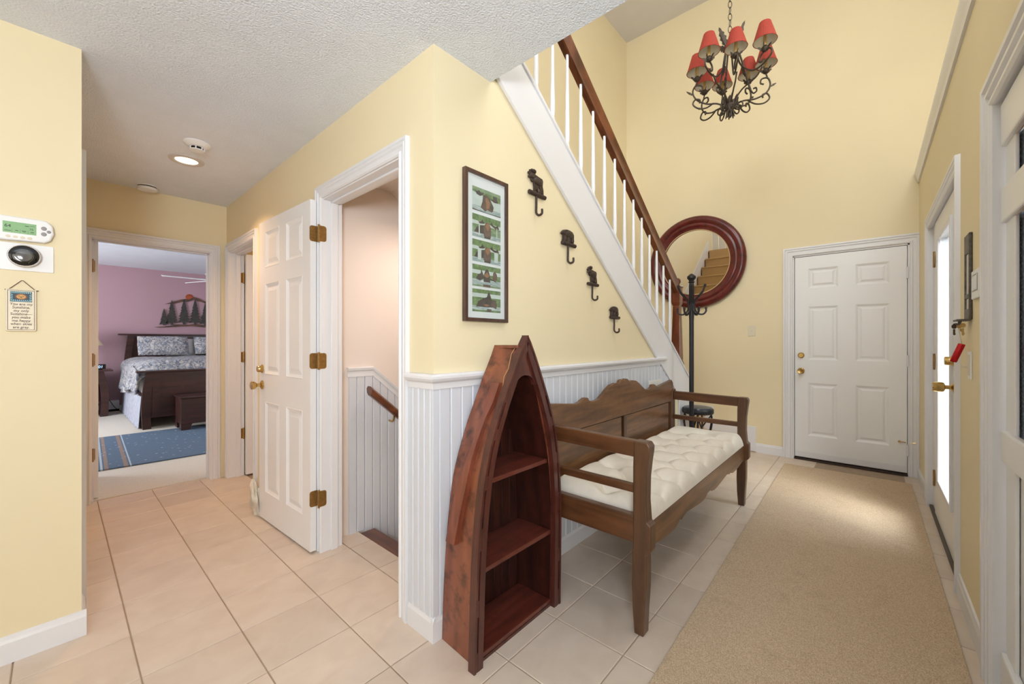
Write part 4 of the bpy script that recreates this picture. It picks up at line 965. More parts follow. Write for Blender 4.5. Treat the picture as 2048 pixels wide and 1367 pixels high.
# three long rods
for an in (2.85, -1.35, 0.55):
    mb = MB(); mb.tube(bez(radial((CHX, CHY, 0), an, [(0.055, 3.425), (0.050, 3.440), (0.030, 3.455), (0.018, 3.44)])), 0.0055, 6)
    mb.tube(bez(radial((CHX, CHY, 0), an, [(0.045, 3.43), (0.075, 3.33), (0.100, 3.22), (0.125, 3.12), (0.135, 3.08)])), 0.0065, 8)
    mb.tube(bez(radial((CHX, CHY, 0), an+0.06, [(0.070, 3.30), (0.088, 3.24), (0.098, 3.20)])), [0.004]*7+[0.009]*15+[0.004]*7, 6)
    mb.tube(bez(radial((CHX, CHY, 0), an, [(0.135, 3.08), (0.152, 3.055), (0.172, 3.066), (0.168, 3.09), (0.150, 3.088)])), 0.0055, 6)
    mb.build('rod', CHIRON, ch, smooth=60)
SH = [(2.233, -0.789, 1), (2.173, -0.622, 1), (2.087, -0.468, 1), (2.263, -0.332, 0), (2.508, -0.749, 0), (2.567, -0.622, 0), (2.480, -0.324, 0), (2.577, -0.433, 0)]
ZSH = 3.35
for (x, y, upper) in SH:
    dx, dy = x-CHX, y-CHY; R = math.hypot(dx, dy); an = math.atan2(dy, dx); c = (CHX, CHY, 0)
    mb = MB()
    if upper:
        pts = [(0.060, 3.36), (0.090, 3.26), (R*0.62, 3.165), (R*0.90, 3.150), (R+0.045, 3.185), (R+0.040, 3.228), (R+0.0, 3.236), (R-0.035, 3.215), (R-0.042, 3.185), (R-0.022, 3.172), (R-0.012, 3.188)]
        mb.tube(bez(radial(c, an, pts)), 0.0060, 8)
        mb.tube(bez(radial(c, an+0.05, [(0.030, 3.02), (0.10, 3.075), (R*0.72, 3.10), (R*0.90, 3.145)])), 0.0055, 8)
    else:
        pts = [(0.026, 3.00), (0.09, 3.035), (R*0.70, 3.045), (R*1.0, 3.085), (R+0.030, 3.145), (R+0.012, 3.195), (R-0.03, 3.190), (R-0.038, 3.160), (R-0.016, 3.150)]
        mb.tube(bez(radial(c, an, pts)), 0.0060, 8)
        mb.tube(bez(radial(c, an, [(R+0.012, 3.195), (R+0.004, 3.215), (R, 3.236)])), 0.0055, 8)
        mb.tube(bez(radial(c, an+0.04, [(R*0.50, 3.040), (R*0.72, 3.012), (R*0.96, 3.015), (R+0.030, 3.050), (R+0.014, 3.085), (R-0.018, 3.080), (R-0.018, 3.055)])), 0.0058, 8)
        leaf(mb, radial(c, an, [(R+0.03, 3.13)])[0], (dx/R*0.8, dy/R*0.8, 0.5), (-dy, dx, 0), 0.055, 0.009, 3)
    arm = mb.build('arm', CHIRON, ch, smooth=60)
    mb = MB(); mb.lathe([(0.006, 3.226), (0.020, 3.236), (0.024, 3.252), (0.018, 3.262), (0.013, 3.268)], (x, y, 0), 12)
    for q in range(5):
        aa = 2*PI*q/5+an; leaf(mb, (x+0.012*math.cos(aa), y+0.012*math.sin(aa), 3.240), (math.cos(aa)*0.8, math.sin(aa)*0.8, 0.75), (-math.sin(aa), math.cos(aa), 0), 0.042, 0.010, 2)
    mb.build('bobeche', CHIRON, arm, smooth=40)
    mb = MB(); mb.lathe([(0.0105, 3.262), (0.0105, 3.345), (0.006, 3.348)], (x, y, 0), 12); mb.build('candle_sleeve', CANDLE, arm, smooth=40)
    mb = MB(); n = 40; vs = []                       # pleated shade, outside
    prof = [(0.073, 3.300), (0.071, 3.304), (0.036, 3.428), (0.034, 3.430)]
    for (r, z) in prof:
        for j in range(n*2): a_ = PI*j/n; rr = r*(1.0+(0.010 if j % 2 else -0.010)); vs.append((x+rr*math.cos(a_), y+rr*math.sin(a_), z))
    N2 = n*2; mb.add(vs, [(i*N2+j, i*N2+(j+1) % N2, (i+1)*N2+(j+1) % N2, (i+1)*N2+j) for i in range(3) for j in range(N2)])
    shd = mb.build('lamp_shade', RED, arm)
    mb = MB(); mb.lathe([(0.0705, 3.3005), (0.0345, 3.4285)], (x, y, 0), 40, cap=False); mb.build('lining', SHADER_IN, arm, smooth=60)
    mb = MB(); torus(mb, (x, y, 3.3005), 0.0725, 0.0022, (1, 0, 0), (0, 1, 0), 32, 6); mb.build('shade_trim', RED, arm, smooth=60)

# ------------------------------------------------------------------ animal coat hooks
MOOSE = [(-.052,.097),(-.014,.110),(.004,.107),(.000,.092),(-.006,.084),(.027,.079),(.056,.076),(.063,.064),(.059,.037),(.066,.019),(.068,-.008),(.058,-.011),(.049,.001),(.043,-.008),(.037,-.002),(.039,.016),(.027,.032),(.022,.016),(.027,-.005),(.014,-.003),(.004,.011),(.000,.000),(-.014,-.006),(-.015,.021),(-.020,.045),(-.029,.037),(-.041,.048),(-.040,.055),(-.056,.055),(-.062,.062),(-.052,.072),(-.063,.078),(-.060,.086),(-.049,.092)]
BEAR = [(-.058,.046),(-.038,.058),(-.005,.065),(.025,.065),(.053,.059),(.067,.045),(.067,.023),(.061,.005),(.067,-.010),(.051,-.014),(.044,-.003),(.038,.006),(.033,-.014),(.016,-.017),(.012,-.004),(-.001,-.020),(-.017,-.021),(-.019,.000),(-.030,-.016),(-.050,-.020),(-.051,-.001),(-.048,.008),(-.046,.025),(-.054,.029),(-.069,.031),(-.066,.037)]
def animal_hook(kind, x, z, sc, label):
    t = thing(kind+'_coat_hook', label, 'coat hook', (x, -0.001, z), 'cast animal hooks on the cream wall')
    out = MOOSE if kind == 'moose' else BEAR
    mb = MB(); mb.prism([(x+a*sc, z+b*sc) for a, b in out], 'y', -0.004, -0.013)
    if kind == 'moose':
        for (a, b, r1, r2) in ((0.018, 0.052, 0.040, 0.022), (-0.030, 0.070, 0.020, 0.014), (-0.022, 0.097, 0.024, 0.010), (-0.048, 0.064, 0.011, 0.010)): mb.ell((x+a*sc, -0.012, z+b*sc), (r1*sc, 0.008, r2*sc))
    else:
        for (a, b, r1, r2) in ((0.020, 0.038, 0.042, 0.022), (-0.040, 0.042, 0.022, 0.014), (-0.030, 0.005, 0.010, 0.022), (0.006, 0.004, 0.010, 0.020), (0.052, 0.010, 0.011, 0.020)): mb.ell((x+a*sc, -0.012, z+b*sc), (r1*sc, 0.008, r2*sc))
    mb.build('figure', BRONZE, t, bevel=0.0015, smooth=50, seg=1)
    mb = MB(); mb.tube([(x-0.055*sc, -0.010, z-0.018*sc), (x+0.082*sc, -0.010, z-0.018*sc)], 0.0115*sc, 10); mb.build('log_base', BRONZE, t, smooth=50)
    mb = MB(); hk = [(0.006, -0.020), (0.006, -0.075), (0.006, -0.114), (0.008, -0.128), (0.010, -0.130), (0.013, -0.122), (0.014, -0.100)]
    pts = [(x+a*sc, -0.010-(0.010 if i == 3 else 0.020 if i == 4 else 0.032 if i > 4 else 0), z+b*sc) for i, (a, b) in enumerate(hk)]
    mb.tube(bez(pts, 8), 0.0062*sc, 8); mb.build('hook', BRONZE, t, smooth=50)
animal_hook('moose', 0.660, 2.020, 1.0, 'dark cast moose hook, highest on the wall')
animal_hook('bear', 0.960, 1.810, 1.0, 'dark cast bear hook, higher of the two bears')
animal_hook('moose', 1.238, 1.602, 0.90, 'dark cast moose hook, lower of the two moose')
animal_hook('bear', 1.532, 1.404, 0.92, 'dark cast bear hook, lowest on the wall')

# ------------------------------------------------------------------ framed moose photographs
pf = thing('framed_photographs', 'tall dark framed column of five moose photographs in a white mat', 'picture', (0.292, -0.001, 1.65))
FX0, FX1, FZ0, FZ1 = 0.153, 0.430, 1.313, 1.985
FRAMEW = wood('picture_frame_wood', (58, 38, 32), (92, 62, 50), (30, 30, 6), 0.35)
for (a, b, c, d) in ((FX0, FX0+0.016, FZ0, FZ1), (FX1-0.016, FX1, FZ0, FZ1), (FX0+0.016, FX1-0.016, FZ0, FZ0+0.016), (FX0+0.016, FX1-0.016, FZ1-0.016, FZ1)):
    mb = MB(); mb.box(a, b, -0.024, -0.001, c, d); mb.build('frame_rail', FRAMEW, pf, bevel=0.002)
MATB = plain('mat_board', (236, 235, 232), 0.7, noise=0.0)
mb = MB(); mb.box(FX0+0.012, FX1-0.012, -0.012, -0.002, FZ0+0.012, FZ1-0.012); mb.build('mat_board', MATB, pf)
GRN = speckle('photo_grass', [(96, 120, 78), (140, 162, 112)], 60, 0.6); GRN2 = speckle('photo_reeds', [(112, 134, 98), (164, 180, 146)], 40, 0.6, vec=(1, 1, 4))
WAT = speckle('photo_water', [(206, 212, 206), (150, 168, 164), (228, 230, 222)], 18, 0.5, vec=(1, 1, 6)); MIST = plain('photo_mist', (206, 214, 204), 0.6, noise=0.05, nscale=30)
MB1 = plain('photo_moose_brown', (116, 96, 84), 0.6, noise=0.2, nscale=60); MB2 = plain('photo_moose_dark', (92, 82, 76), 0.6, noise=0.25, nscale=60); MB3 = plain('photo_moose_light', (160, 118, 90), 0.6, noise=0.15, nscale=60)
PH = [GRN, GRN2, WAT, MIST, MB1, MB2, MB3]
px0, px1 = 0.203, 0.386
rows = [(1.812, 1.918), (1.694, 1.796), (1.583, 1.682), (1.472, 1.570), (1.358, 1.460)]
def photo(i, z0, z1):
    mb = MB(); W_, H_ = px1-px0, z1-z0; yy = [-0.0122]
    def poly(pts, mi):
        yy[0] -= 0.00012
        mb.add([(px0+a*W_, yy[0], z0+b*H_) for a, b in pts], [tuple(range(len(pts)))], mi)
    def rect(a, b, c, d, mi): poly([(a, c), (b, c), (b, d), (a, d)], mi)
    rect(0, 1, 0, 1, 0)
    if i == 0:
        rect(0, 1, 0.86, 1, 1); poly([(0, 0), (1, 0), (1, .60), (0, .78)], 3); rect(0, 1, 0, 0.22, 2); poly([(0, .05), (.5, .02), (1, .04), (1, 0), (0, 0)], 5)
        poly([(.28, .18), (.34, .45), (.36, .72), (.46, .80), (.58, .74), (.66, .55), (.74, .36), (.72, .18), (.66, .10), (.52, .16), (.44, .06)], 4)
        poly([(.08, .86), (.14, .70), (.26, .66), (.36, .74), (.38, .86), (.30, .80), (.22, .90), (.16, .80)], 5); poly([(.60, .66), (.72, .70), (.72, .84), (.86, .86), (.90, .60), (.76, .58)], 5)
        poly([(.44, .62), (.52, .70), (.60, .52), (.58, .24), (.48, .20)], 6); poly([(.60, .30), (.68, .20), (.74, .34), (.68, .50)], 5)
    elif i in (1, 2):
        rect(0, 1, .56, .72, 3); rect(0, 1, .18, .5, 1 if i == 1 else 0); rect(0, 1, 0, .20, 2)
        poly([(.06, .20), (.14, .42), (.30, .56), (.42, .60), (.44, .20)], 5)
        poly([(.38, .12), (.40, .52), (.46, .74), (.58, .74), (.64, .52), (.64, .10), (.52, .04)], 4); poly([(.44, .56), (.50, .72), (.58, .70), (.60, .54), (.52, .36)], 6)
        poly([(.46, .70), (.36, .64), (.24, .62), (.16, .78), (.22, .70), (.30, .72), (.34, .86), (.38, .74)], 5); poly([(.58, .70), (.66, .66), (.84, .52), (.94, .58), (.90, .74), (.80, .68), (.70, .72), (.68, .88), (.64, .74)], 5)
        if i == 2:
            for (a, b) in ((.18, .30), (.76, .90)): rect(a, b, .10, .58, 3)
        else:
            for (a, b) in ((.21, .25), (.84, .87)): rect(a, b, .16, .60, 3)
        rect(.40, .62, .02, .10, 5)
    elif i == 3:
        rect(0, 1, .58, .76, 3); rect(0, 1, 0, .34, 2); rect(0, 1, 0, .08, 1)
        poly([(.12, .34), (.18, .54), (.28, .62), (.30, .82), (.36, .62), (.40, .40), (.26, .28)], 5); poly([(.38, .24), (.40, .60), (.46, .84), (.54, .84), (.60, .60), (.62, .24)], 5)
        poly([(.40, .56), (.50, .72), (.60, .56), (.54, .46), (.46, .46)], 6); poly([(.70, .36), (.72, .70), (.78, .84), (.86, .66), (.88, .40)], 4); poly([(.62, .44), (.84, .32), (.84, .28), (.60, .40)], 5); rect(.36, .62, .0, .12, 4)
    else:
        rect(0, 1, .64, .82, 3); rect(0, 1, 0, .26, 2); rect(0, 1, 0, .08, 0)
        poly([(.12, .22), (.20, .46), (.36, .60), (.50, .68), (.54, .88), (.60, .88), (.66, .58), (.82, .56), (.86, .38), (.84, .16), (.70, .24), (.50, .22)], 5)
        poly([(.64, .30), (.70, .54), (.82, .54), (.85, .34), (.80, .20)], 4); poly([(.38, .32), (.48, .24), (.60, .30), (.50, .36)], 6); rect(.50, .66, .02, .14, 4)
    mb.build('photograph', PH, pf)
for i, (a, b) in enumerate(rows): photo(i, a, b)
mb = MB(); mb.box(FX0+0.014, FX1-0.014, -0.0215, -0.0200, FZ0+0.014, FZ1-0.014); mb.build('glass', GLASS, pf)

# ------------------------------------------------------------------ thermostats and plaque on the left wall
def rrect(x0, x1, z0, z1, r, n=6):
    out = []
    for (cx, cz, a0) in ((x1-r, z0+r, -PI/2), (x1-r, z1-r, 0), (x0+r, z1-r, PI/2), (x0+r, z0+r, PI)):
        out += [(cx+r*math.cos(a0+PI/2*i/n), cz+r*math.sin(a0+PI/2*i/n)) for i in range(n+1)]
    return out
YW = 1.125
th = thing('programmable_thermostat', 'white programmable thermostat with green display, above the round black one', 'thermostat', (-1.105, YW, 1.655))
mb = MB(); o = [(-1.180, 1.607), (-1.055, 1.611), (-1.040, 1.622), (-1.030, 1.650), (-1.034, 1.682), (-1.048, 1.697), (-1.062, 1.700), (-1.180, 1.700)]
mb.prism(o, 'y', YW-0.0005, YW-0.024); mb.build('case', WHITEPL, th, bevel=0.006, seg=3)
mb = MB(); mb.box(-1.158, -1.076, YW-0.0235, YW-0.0250, 1.636, 1.678); mb.build('display', LCD, th)
R90 = (PI/2, 0, 0)
text('64', 0.016, (-1.146, YW-0.0252, 1.656), R90, DARKINK, th, 'display_digits')
text('75', 0.010, (-1.088, YW-0.0252, 1.653), R90, DARKINK, th, 'display_digits')
mb = MB()
for (a, b, c, d) in ((-1.154, -1.138, 1.6425, 1.644), (-1.136, -1.1355, 1.638, 1.650), (-1.128, -1.120, 1.645, 1.647), (-1.116, -1.1155, 1.638, 1.652), (-1.112, -1.101, 1.646, 1.648), (-1.110, -1.103, 1.6425, 1.644), (-1.097, -1.0965, 1.638, 1.650), (-1.104, -1.094, 1.666, 1.668), (-1.090, -1.082, 1.644, 1.646), (-1.092, -1.080, 1.669, 1.670)): mb.box(a, b, YW-0.02502, YW-0.0253, c, d)
mb.build('display_marks', DARKINK, th)
for q in range(4):
    mb = MB(); c = (-1.145+0.0175*q, YW-0.0238, 1.622); mb.lathe([(0.0062, 0), (0.0060, -0.0015), (0.0045, -0.0024)], c, 16, axis='y')
    for v in range(len(mb.v)): mb.v[v] = (c[0]+(mb.v[v][0]-c[0])*1.05, mb.v[v][1], c[2]+(mb.v[v][2]-c[2])*0.72)
    mb.build('button', IVORY, th, smooth=40)
for (a, b, r) in ((-1.0565, 1.667, 0.0078), (-1.0565, 1.645, 0.0078), (-1.0435, 1.656, 0.0060)):
    mb = MB(); mb.lathe([(r, 0), (r*0.96, -0.0018), (r*0.6, -0.0028)], (a, YW-0.0238, b), 18, axis='y'); mb.build('button', GREYPL, th, smooth=40)
rt = thing('round_thermostat', 'black round dial thermostat on a white rectangular wall plate', 'thermostat', (-1.106, YW, 1.551))
mb = MB(); mb.prism(rrect(-1.185, -1.031, 1.497, 1.602, 0.004), 'y', YW-0.0005, YW-0.005); mb.build('wall_plate', WHITEPL, rt, bevel=0.001)
cc = (-1.106, YW-0.005, 1.552)
mb = MB(); mb.lathe([(0.0425, 0), (0.0425, -0.018), (0.0395, -0.026)], cc, 40, axis='y'); mb.build('ring', plain('brushed_ring', (198, 190, 184), 0.25, 0.9, 0.02), rt, smooth=40)
mb = MB(); mb.lathe([(0.0395, -0.0255), (0.036, -0.0285), (0.0215, -0.0300)], cc, 40, axis='y'); mb.build('dial', BLACKPL, rt, smooth=40)
mb = MB(); mb.lathe([(0.0214, -0.0300), (0.018, -0.0308), (0.0003, -0.0312)], cc, 32, axis='y'); mb.build('lens', plain('grey_lens', (96, 94, 92), 0.1, noise=0.0), rt, smooth=40)
pl = thing('sunshine_plaque', 'small cream ceramic plaque with a sun and a verse hanging by cord', 'plaque', (-1.112, YW, 1.345))
mb = MB(); mb.box(-1.152, -1.076, YW-0.0035, YW-0.0105, 1.263, 1.424); mb.build('tile', plain('plaque_ceramic', (234, 222, 196), 0.4, noise=0.03, nscale=60), pl, bevel=0.0025)
mb = MB()
for (a, b, c, d) in ((-1.1475, -1.1462, 1.268, 1.420), (-1.0818, -1.0805, 1.268, 1.420), (-1.1475, -1.0805, 1.268, 1.2693), (-1.1475, -1.0805, 1.4185, 1.420)): mb.box(a, b, YW-0.0104, YW-0.0112, c, d)
mb.build('border', BROWNINK, pl)
mb = MB(); yy = YW-0.0112
mb.box(-1.1410, -1.0870, YW-0.0104, yy, 1.3755, 1.4155, 0)
for q in range(11):
    x = -1.140+0.0048*q
    mb.add([(x, yy-0.0002, 1.3765), (x+0.0026, yy-0.0002, 1.3765), (x+0.0046, yy-0.0002, 1.3835), (x+0.0022, yy-0.0002, 1.3835)], [(0,1,2,3)], 1); mb.add([(x, yy-0.0002, 1.4085), (x+0.0030, yy-0.0002, 1.4085), (x+0.0028, yy-0.0002, 1.4145), (x+0.0004, yy-0.0002, 1.4145)], [(0,1,2,3)], 1)
for q in range(4):
    for (xa, sg) in ((-1.1405, 1), (-1.0875, -1)):
        z = 1.384+0.0065*q; mb.add([(xa, yy-0.0002, z), (xa+0.006*sg, yy-0.0002, z-0.004), (xa+0.006*sg, yy-0.0002, z-0.001), (xa, yy-0.0002, z+0.003)], [(0,1,2,3)], 1)
sp = []
for q in range(32):
    a_ = 2*PI*q/32; r = 1.0 if q % 2 else 0.76; sp.append((-1.114+0.0165*r*math.cos(a_), yy-0.0004, 1.3955+0.0125*r*math.sin(a_)))
mb.add(sp, [tuple(range(32))], 2); sp = [(-1.114+0.0115*math.cos(2*PI*q/20), yy-0.0006, 1.3955+0.0085*math.sin(2*PI*q/20)) for q in range(20)]; mb.add(sp, [tuple(range(20))], 3)
for (a, b, w_, h_) in ((-0.005, 0.0020, 0.0030, 0.0009), (0.005, 0.0020, 0.0030, 0.0009), (0, -0.0042, 0.0040, 0.0009), (0.0, -0.0008, 0.0009, 0.0022)):
    x, z = -1.114+a, 1.3955+b; mb.add([(x-w_, yy-0.0008, z-h_), (x+w_, yy-0.0008, z-h_), (x+w_, yy-0.0008, z+h_), (x-w_, yy-0.0008, z+h_)], [(0,1,2,3)], 0)
mb.build('sun_print', [plain('print_navy', (40, 66, 78), 0.5, noise=0.0), plain('print_blue', (150, 196, 208), 0.5, noise=0.0), plain('print_orange', (150, 84, 52), 0.5, noise=0.0), plain('print_gold', (214, 160, 78), 0.5, noise=0.0)], pl)
lines = ['You are my', 'Sunshine,', 'my only', 'Sunshine\u2014', 'you make', 'me happy', 'when skies', 'are gray.']
for q, s_ in enumerate(lines):
    text(s_, 0.0138, (-1.114, yy, 1.3625-0.0127*q), R90, BROWNINK, pl, 'lettering', 0.12, sx=0.86)
mb = MB(); mb.tube([(-1.154, YW-0.008, 1.421), (-1.070, YW-0.008, 1.4215)], 0.0016, 6); mb.build('rod', BROWNINK, pl)
mb = MB(); mb.tube([(-1.143, YW-0.006, 1.424), (-1.113, YW-0.004, 1.459), (-1.110, YW-0.004, 1.459), (-1.080, YW-0.006, 1.424)], 0.0012, 6); mb.build('cord', BROWNINK, pl)

# ------------------------------------------------------------------ hall ceiling fittings
dl = thing('recessed_downlight', 'round recessed ceiling light glowing in the hall', 'ceiling light', (-0.445, 2.10, ZC))
mb = MB(); mb.lathe([(0.062, 0.0), (0.062, -0.003), (0.066, -0.007), (0.085, -0.008), (0.096, -0.004), (0.097, 0.0)], (-0.445, 2.10, ZC-0.0005), 40, cap=False); mb.build('trim_ring', plain('ring_grey_white', (206, 200, 196), 0.5, noise=0.0), dl, smooth=50)
mb = MB(); mb.lathe([(0.062, -0.004), (0.02, -0.002), (0.0004, -0.002)], (-0.445, 2.10, ZC-0.0005), 32, cap=False); mb.build('lens', plain('lit_lens', (255, 246, 232), 0.4, noise=0.0, emit=(255, 244, 226), estr=1.3), dl, smooth=50)
sd = thing('heat_detector', 'conical white smoke alarm beside the glowing ceiling light', 'smoke alarm', (-0.451, 1.765, ZC))
mb = MB(); mb.lathe([(0.070, 0), (0.070, -0.006), (0.050, -0.022), (0.040, -0.026)], (-0.451, 1.765, ZC-0.0005), 36); mb.lathe([(0.036, -0.040), (0.034, -0.044), (0.0004, -0.045)], (-0.451, 1.765, ZC-0.0005), 36); mb.build('case', WHITEPL, sd, smooth=40)
mb = MB(); mb.lathe([(0.032, -0.026), (0.032, -0.040)], (-0.451, 1.765, ZC-0.0005), 24); mb.build('vent', DARKV, sd)
for q in range(7):
    a_ = 2*PI*q/7-1.9; mb = MB(); x, y = -0.451+0.036*math.cos(a_), 1.765+0.036*math.sin(a_); mb.box(x-0.003, x+0.003, y-0.003, y+0.003, ZC-0.042, ZC-0.024); mb.build('rib', WHITEPL, sd)
s2 = thing('smoke_detector', 'flat drum-shaped white smoke alarm by the bedroom wall', 'smoke alarm', (-0.553, 2.905, ZC))
mb = MB(); c = (-0.553, 2.905, ZC-0.0005); mb.lathe([(0.066, 0), (0.066, -0.008)], c, 36); mb.lathe([(0.058, -0.014), (0.062, -0.018), (0.058, -0.034), (0.040, -0.040), (0.0004, -0.041)], c, 36); mb.build('case', WHITEPL, s2, smooth=40)
mb = MB(); mb.lathe([(0.057, -0.008), (0.057, -0.014)], c, 36); mb.build('vent', DARKV, s2)

# ------------------------------------------------------------------ switches, outlets, key rack, keypad
def plate(mb, M, u0, u1, z0, z1, n=0.006): pbox(mb, M, u0, u1, 0.0004, n, z0, z1)
t = thing('light_switch', 'ivory light switch plate on the far cream wall', 'light switch', (XF, -0.348, 1.34)); mb = MB(); plate(mb, M_FAR, -0.386, -0.312, 1.282, 1.398); mb.build('wall_plate', IVORY, t, bevel=0.002)
mb = MB(); pbox(mb, M_FAR, -0.354, -0.342, 0.005, 0.017, 1.334, 1.352); mb.build('toggle', IVORY, t, bevel=0.002)
t = thing('double_outlet', 'white double outlet plate on the wainscot behind the bench crest', 'outlet', (2.24, -0.01, 0.86)); mb = MB(); pbox(mb, M_ST, 2.115, 2.375, 0.0098, 0.016, 0.800, 0.905); mb.build('wall_plate', plain('outlet_plate', (240, 238, 230), 0.35, noise=0.0), t, bevel=0.002)
for ux in (2.17, 2.32):
    mb = MB(); pbox(mb, M_ST, ux-0.018, ux+0.018, 0.0155, 0.0175, 0.830, 0.875); mb.build('socket', WHITEPL, t, bevel=0.002)
    mb = MB(); pbox(mb, M_ST, ux-0.009, ux-0.006, 0.0170, 0.0178, 0.846, 0.858); pbox(mb, M_ST, ux+0.006, ux+0.009, 0.0170, 0.0178, 0.846, 0.858); mb.build('slot', DARKV, t)
t = thing('hall_outlet', 'small white outlet on the hall wall beyond the open door', 'outlet', (0, 2.08, 0.31)); mb = MB(); plate(mb, M_HALL, 2.050, 2.120, 0.255, 0.370); mb.build('wall_plate', WHITEPL, t, bevel=0.002)
mb = MB(); pbox(mb, M_HALL, 2.068, 2.102, 0.0055, 0.010, 0.318, 0.350); mb.build('socket', DARKV, t)
t = thing('slide_dimmer', 'white dimmer switch plate with a level slider under the key rack', 'light switch', (1.605, YR, 1.12)); mb = MB(); plate(mb, M_R, 1.570, 1.640, 1.060, 1.180); mb.build('wall_plate', WHITEPL, t, bevel=0.002)
mb = MB(); pbox(mb, M_R, 1.590, 1.620, 0.0055, 0.011, 1.075, 1.165); mb.build('switch_body', IVORY, t, bevel=0.001)
mb = MB(); pbox(mb, M_R, 1.592, 1.618, 0.010, 0.026, 1.110, 1.120); mb.build('slider', IVORY, t, bevel=0.002)
t = thing('alarm_keypad', 'white square keypad with grey screen beside the front door casing', 'keypad', (1.44, YR, 1.45)); mb = MB(); pbox(mb, M_R, 1.350, 1.505, 0.0004, 0.012, 1.395, 1.512); mb.build('case', WHITEPL, t, bevel=0.004)
mb = MB(); pbox(mb, M_R, 1.378, 1.478, 0.0118, 0.0134, 1.430, 1.488); mb.build('screen', plain('keypad_screen', (206, 208, 206), 0.2, noise=0.0), t); mb = MB(); pbox(mb, M_R, 1.372, 1.484, 0.0114, 0.0128, 1.425, 1.493); mb.build('screen_bezel', GREYPL, t)
PEWT = plain('pewter_plate', (92, 86, 82), 0.5, 0.4, 0.4, 70)
t = thing('key_rack', 'tall dark pewter key rack with pale inset panels and a hook bar', 'key rack', (1.625, YR, 1.49))
mb = MB(); M = M_R
for (a, b, c, d) in ((1.565, 1.583, 1.318, 1.690), (1.667, 1.685, 1.318, 1.690), (1.583, 1.667, 1.318, 1.365), (1.583, 1.667, 1.410, 1.430), (1.583, 1.667, 1.605, 1.690)): pbox(mb, M, a, b, 0.0005, 0.011, c, d)
mb.build('back_plate', PEWT, t, bevel=0.003)
mb = MB(); pbox(mb, M, 1.583, 1.667, 0.0005, 0.006, 1.430, 1.605); pbox(mb, M, 1.583, 1.667, 0.0005, 0.006, 1.365, 1.410); mb.build('inset_panel', plain('inset_pale', (226, 222, 214), 0.25, noise=0.05), t)
mb = MB(); pbox(mb, M, 1.575, 1.675, 0.004, 0.046, 1.312, 1.320); mb.build('hook_bar', PEWT, t, bevel=0.002)
for q in range(4):
    x = 1.585+0.027*q; mb = MB(); mb.tube(bez([(x, YR+0.030, 1.313), (x, YR+0.033, 1.300), (x, YR+0.040, 1.296), (x, YR+0.046, 1.303)], 5), 0.0015, 6); mb.build('hook', PEWT, t)
def key(x, y, z, label, mat, L=0.055, an=0.0):
    k_ = thing('key', label, 'key', (x, y, z), 'keys on the rack'); ca, sa = math.cos(an), math.sin(an)
    mb = MB(); pts = [(0.0085*math.cos(a_), -0.010+0.0105*math.sin(a_)) for a_ in [2*PI*i/14 for i in range(14)]]
    mb.prism([(y+a*ca+b*sa, z+b*ca-a*sa) for a, b in pts], 'x', x-0.001, x+0.001); mb.build('bow', mat, k_)
    mb = MB(); bl = [(-0.0035, -0.022), (0.0035, -0.022), (0.0035, -L+0.004), (0, -L), (-0.0035, -L+0.003), (-0.0055, -0.044), (-0.0035, -0.040)]
    mb.prism([(y+a*ca+b*sa, z+b*ca-a*sa) for a, b in bl], 'x', x-0.001, x+0.001); mb.build('blade', mat, k_)
KB = plain('key_brass', (176, 146, 92), 0.4, 0.7, 0.05); KD = plain('key_dark', (70, 58, 48), 0.4, 0.5, 0.05)
key(1.612, YR+0.0230, 1.303, 'brass house key on the rack, the one nearest the wall', KB); key(1.640, YR+0.034, 1.300, 'small tan key in the middle of the rack', KB, 0.036, 0.3); key(1.660, YR+0.044, 1.300, 'dark key on the outer end of the rack', KD, 0.050)
t = thing('red_key_fob', 'glossy red cylindrical key fob hanging tilted from the rack', 'key fob', (1.66, YR+0.03, 1.17))
mb = MB(); a_ = Vector((1.645, YR+0.022, 1.212)); b_ = Vector((1.655, YR+0.0475, 1.132)); mb.tube([a_, a_+(b_-a_)*0.03, b_-(b_-a_)*0.03, b_], [0.0105, 0.012, 0.012, 0.0105], 18); mb.build('body', plain('red_anodised', (190, 22, 38), 0.22, 0.5, 0.02), t, smooth=40)
mb = MB(); mb.tube(bez([(1.645, YR+0.022, 1.212), (1.642, YR+0.028, 1.25), (1.640, YR+0.036, 1.298)], 6), 0.0011, 6); mb.build('cord', plain('fob_cord', (206, 190, 168), 0.6, noise=0.0), t)

# ------------------------------------------------------------------ crumpled cloth behind the open door
rc = random.Random(3)
mb = MB(); n, m = 14, 22
def cloth(i, j):
    t = i/n; a_ = 2*PI*j/m
    r = (0.055*math.sin(PI*min(1, t*0.9+0.12))**0.7+0.012)*(1+0.35*math.sin(3*a_+5*t)+0.22*math.sin(7*a_-9*t)); z = 0.33*t**1.1
    return (-0.078+0.45*r*math.cos(a_)-0.02*t, 1.895+r*math.sin(a_)+0.05*t, 0.012+z)
vs = [cloth(i, j) for i in range(n+1) for j in range(m)]
mb.add(vs, [(i*m+j, i*m+(j+1) % m, (i+1)*m+(j+1) % m, (i+1)*m+j) for i in range(n) for j in range(m)]+[tuple(range(m)), tuple(n*m+j for j in range(m))])
for v in range(len(mb.v)): mb.v[v] = (mb.v[v][0], mb.v[v][1], mb.v[v][2]*0.72 if mb.v[v][2] > 0.02 else 0.001)
tag(mb.build('doorstop_cloth', plain('white_cloth', (220, 214, 200), 0.9, noise=0.12, nscale=25), smooth=50), 'crumpled off-white cloth bundle on the floor at the open door edge', 'cloth')
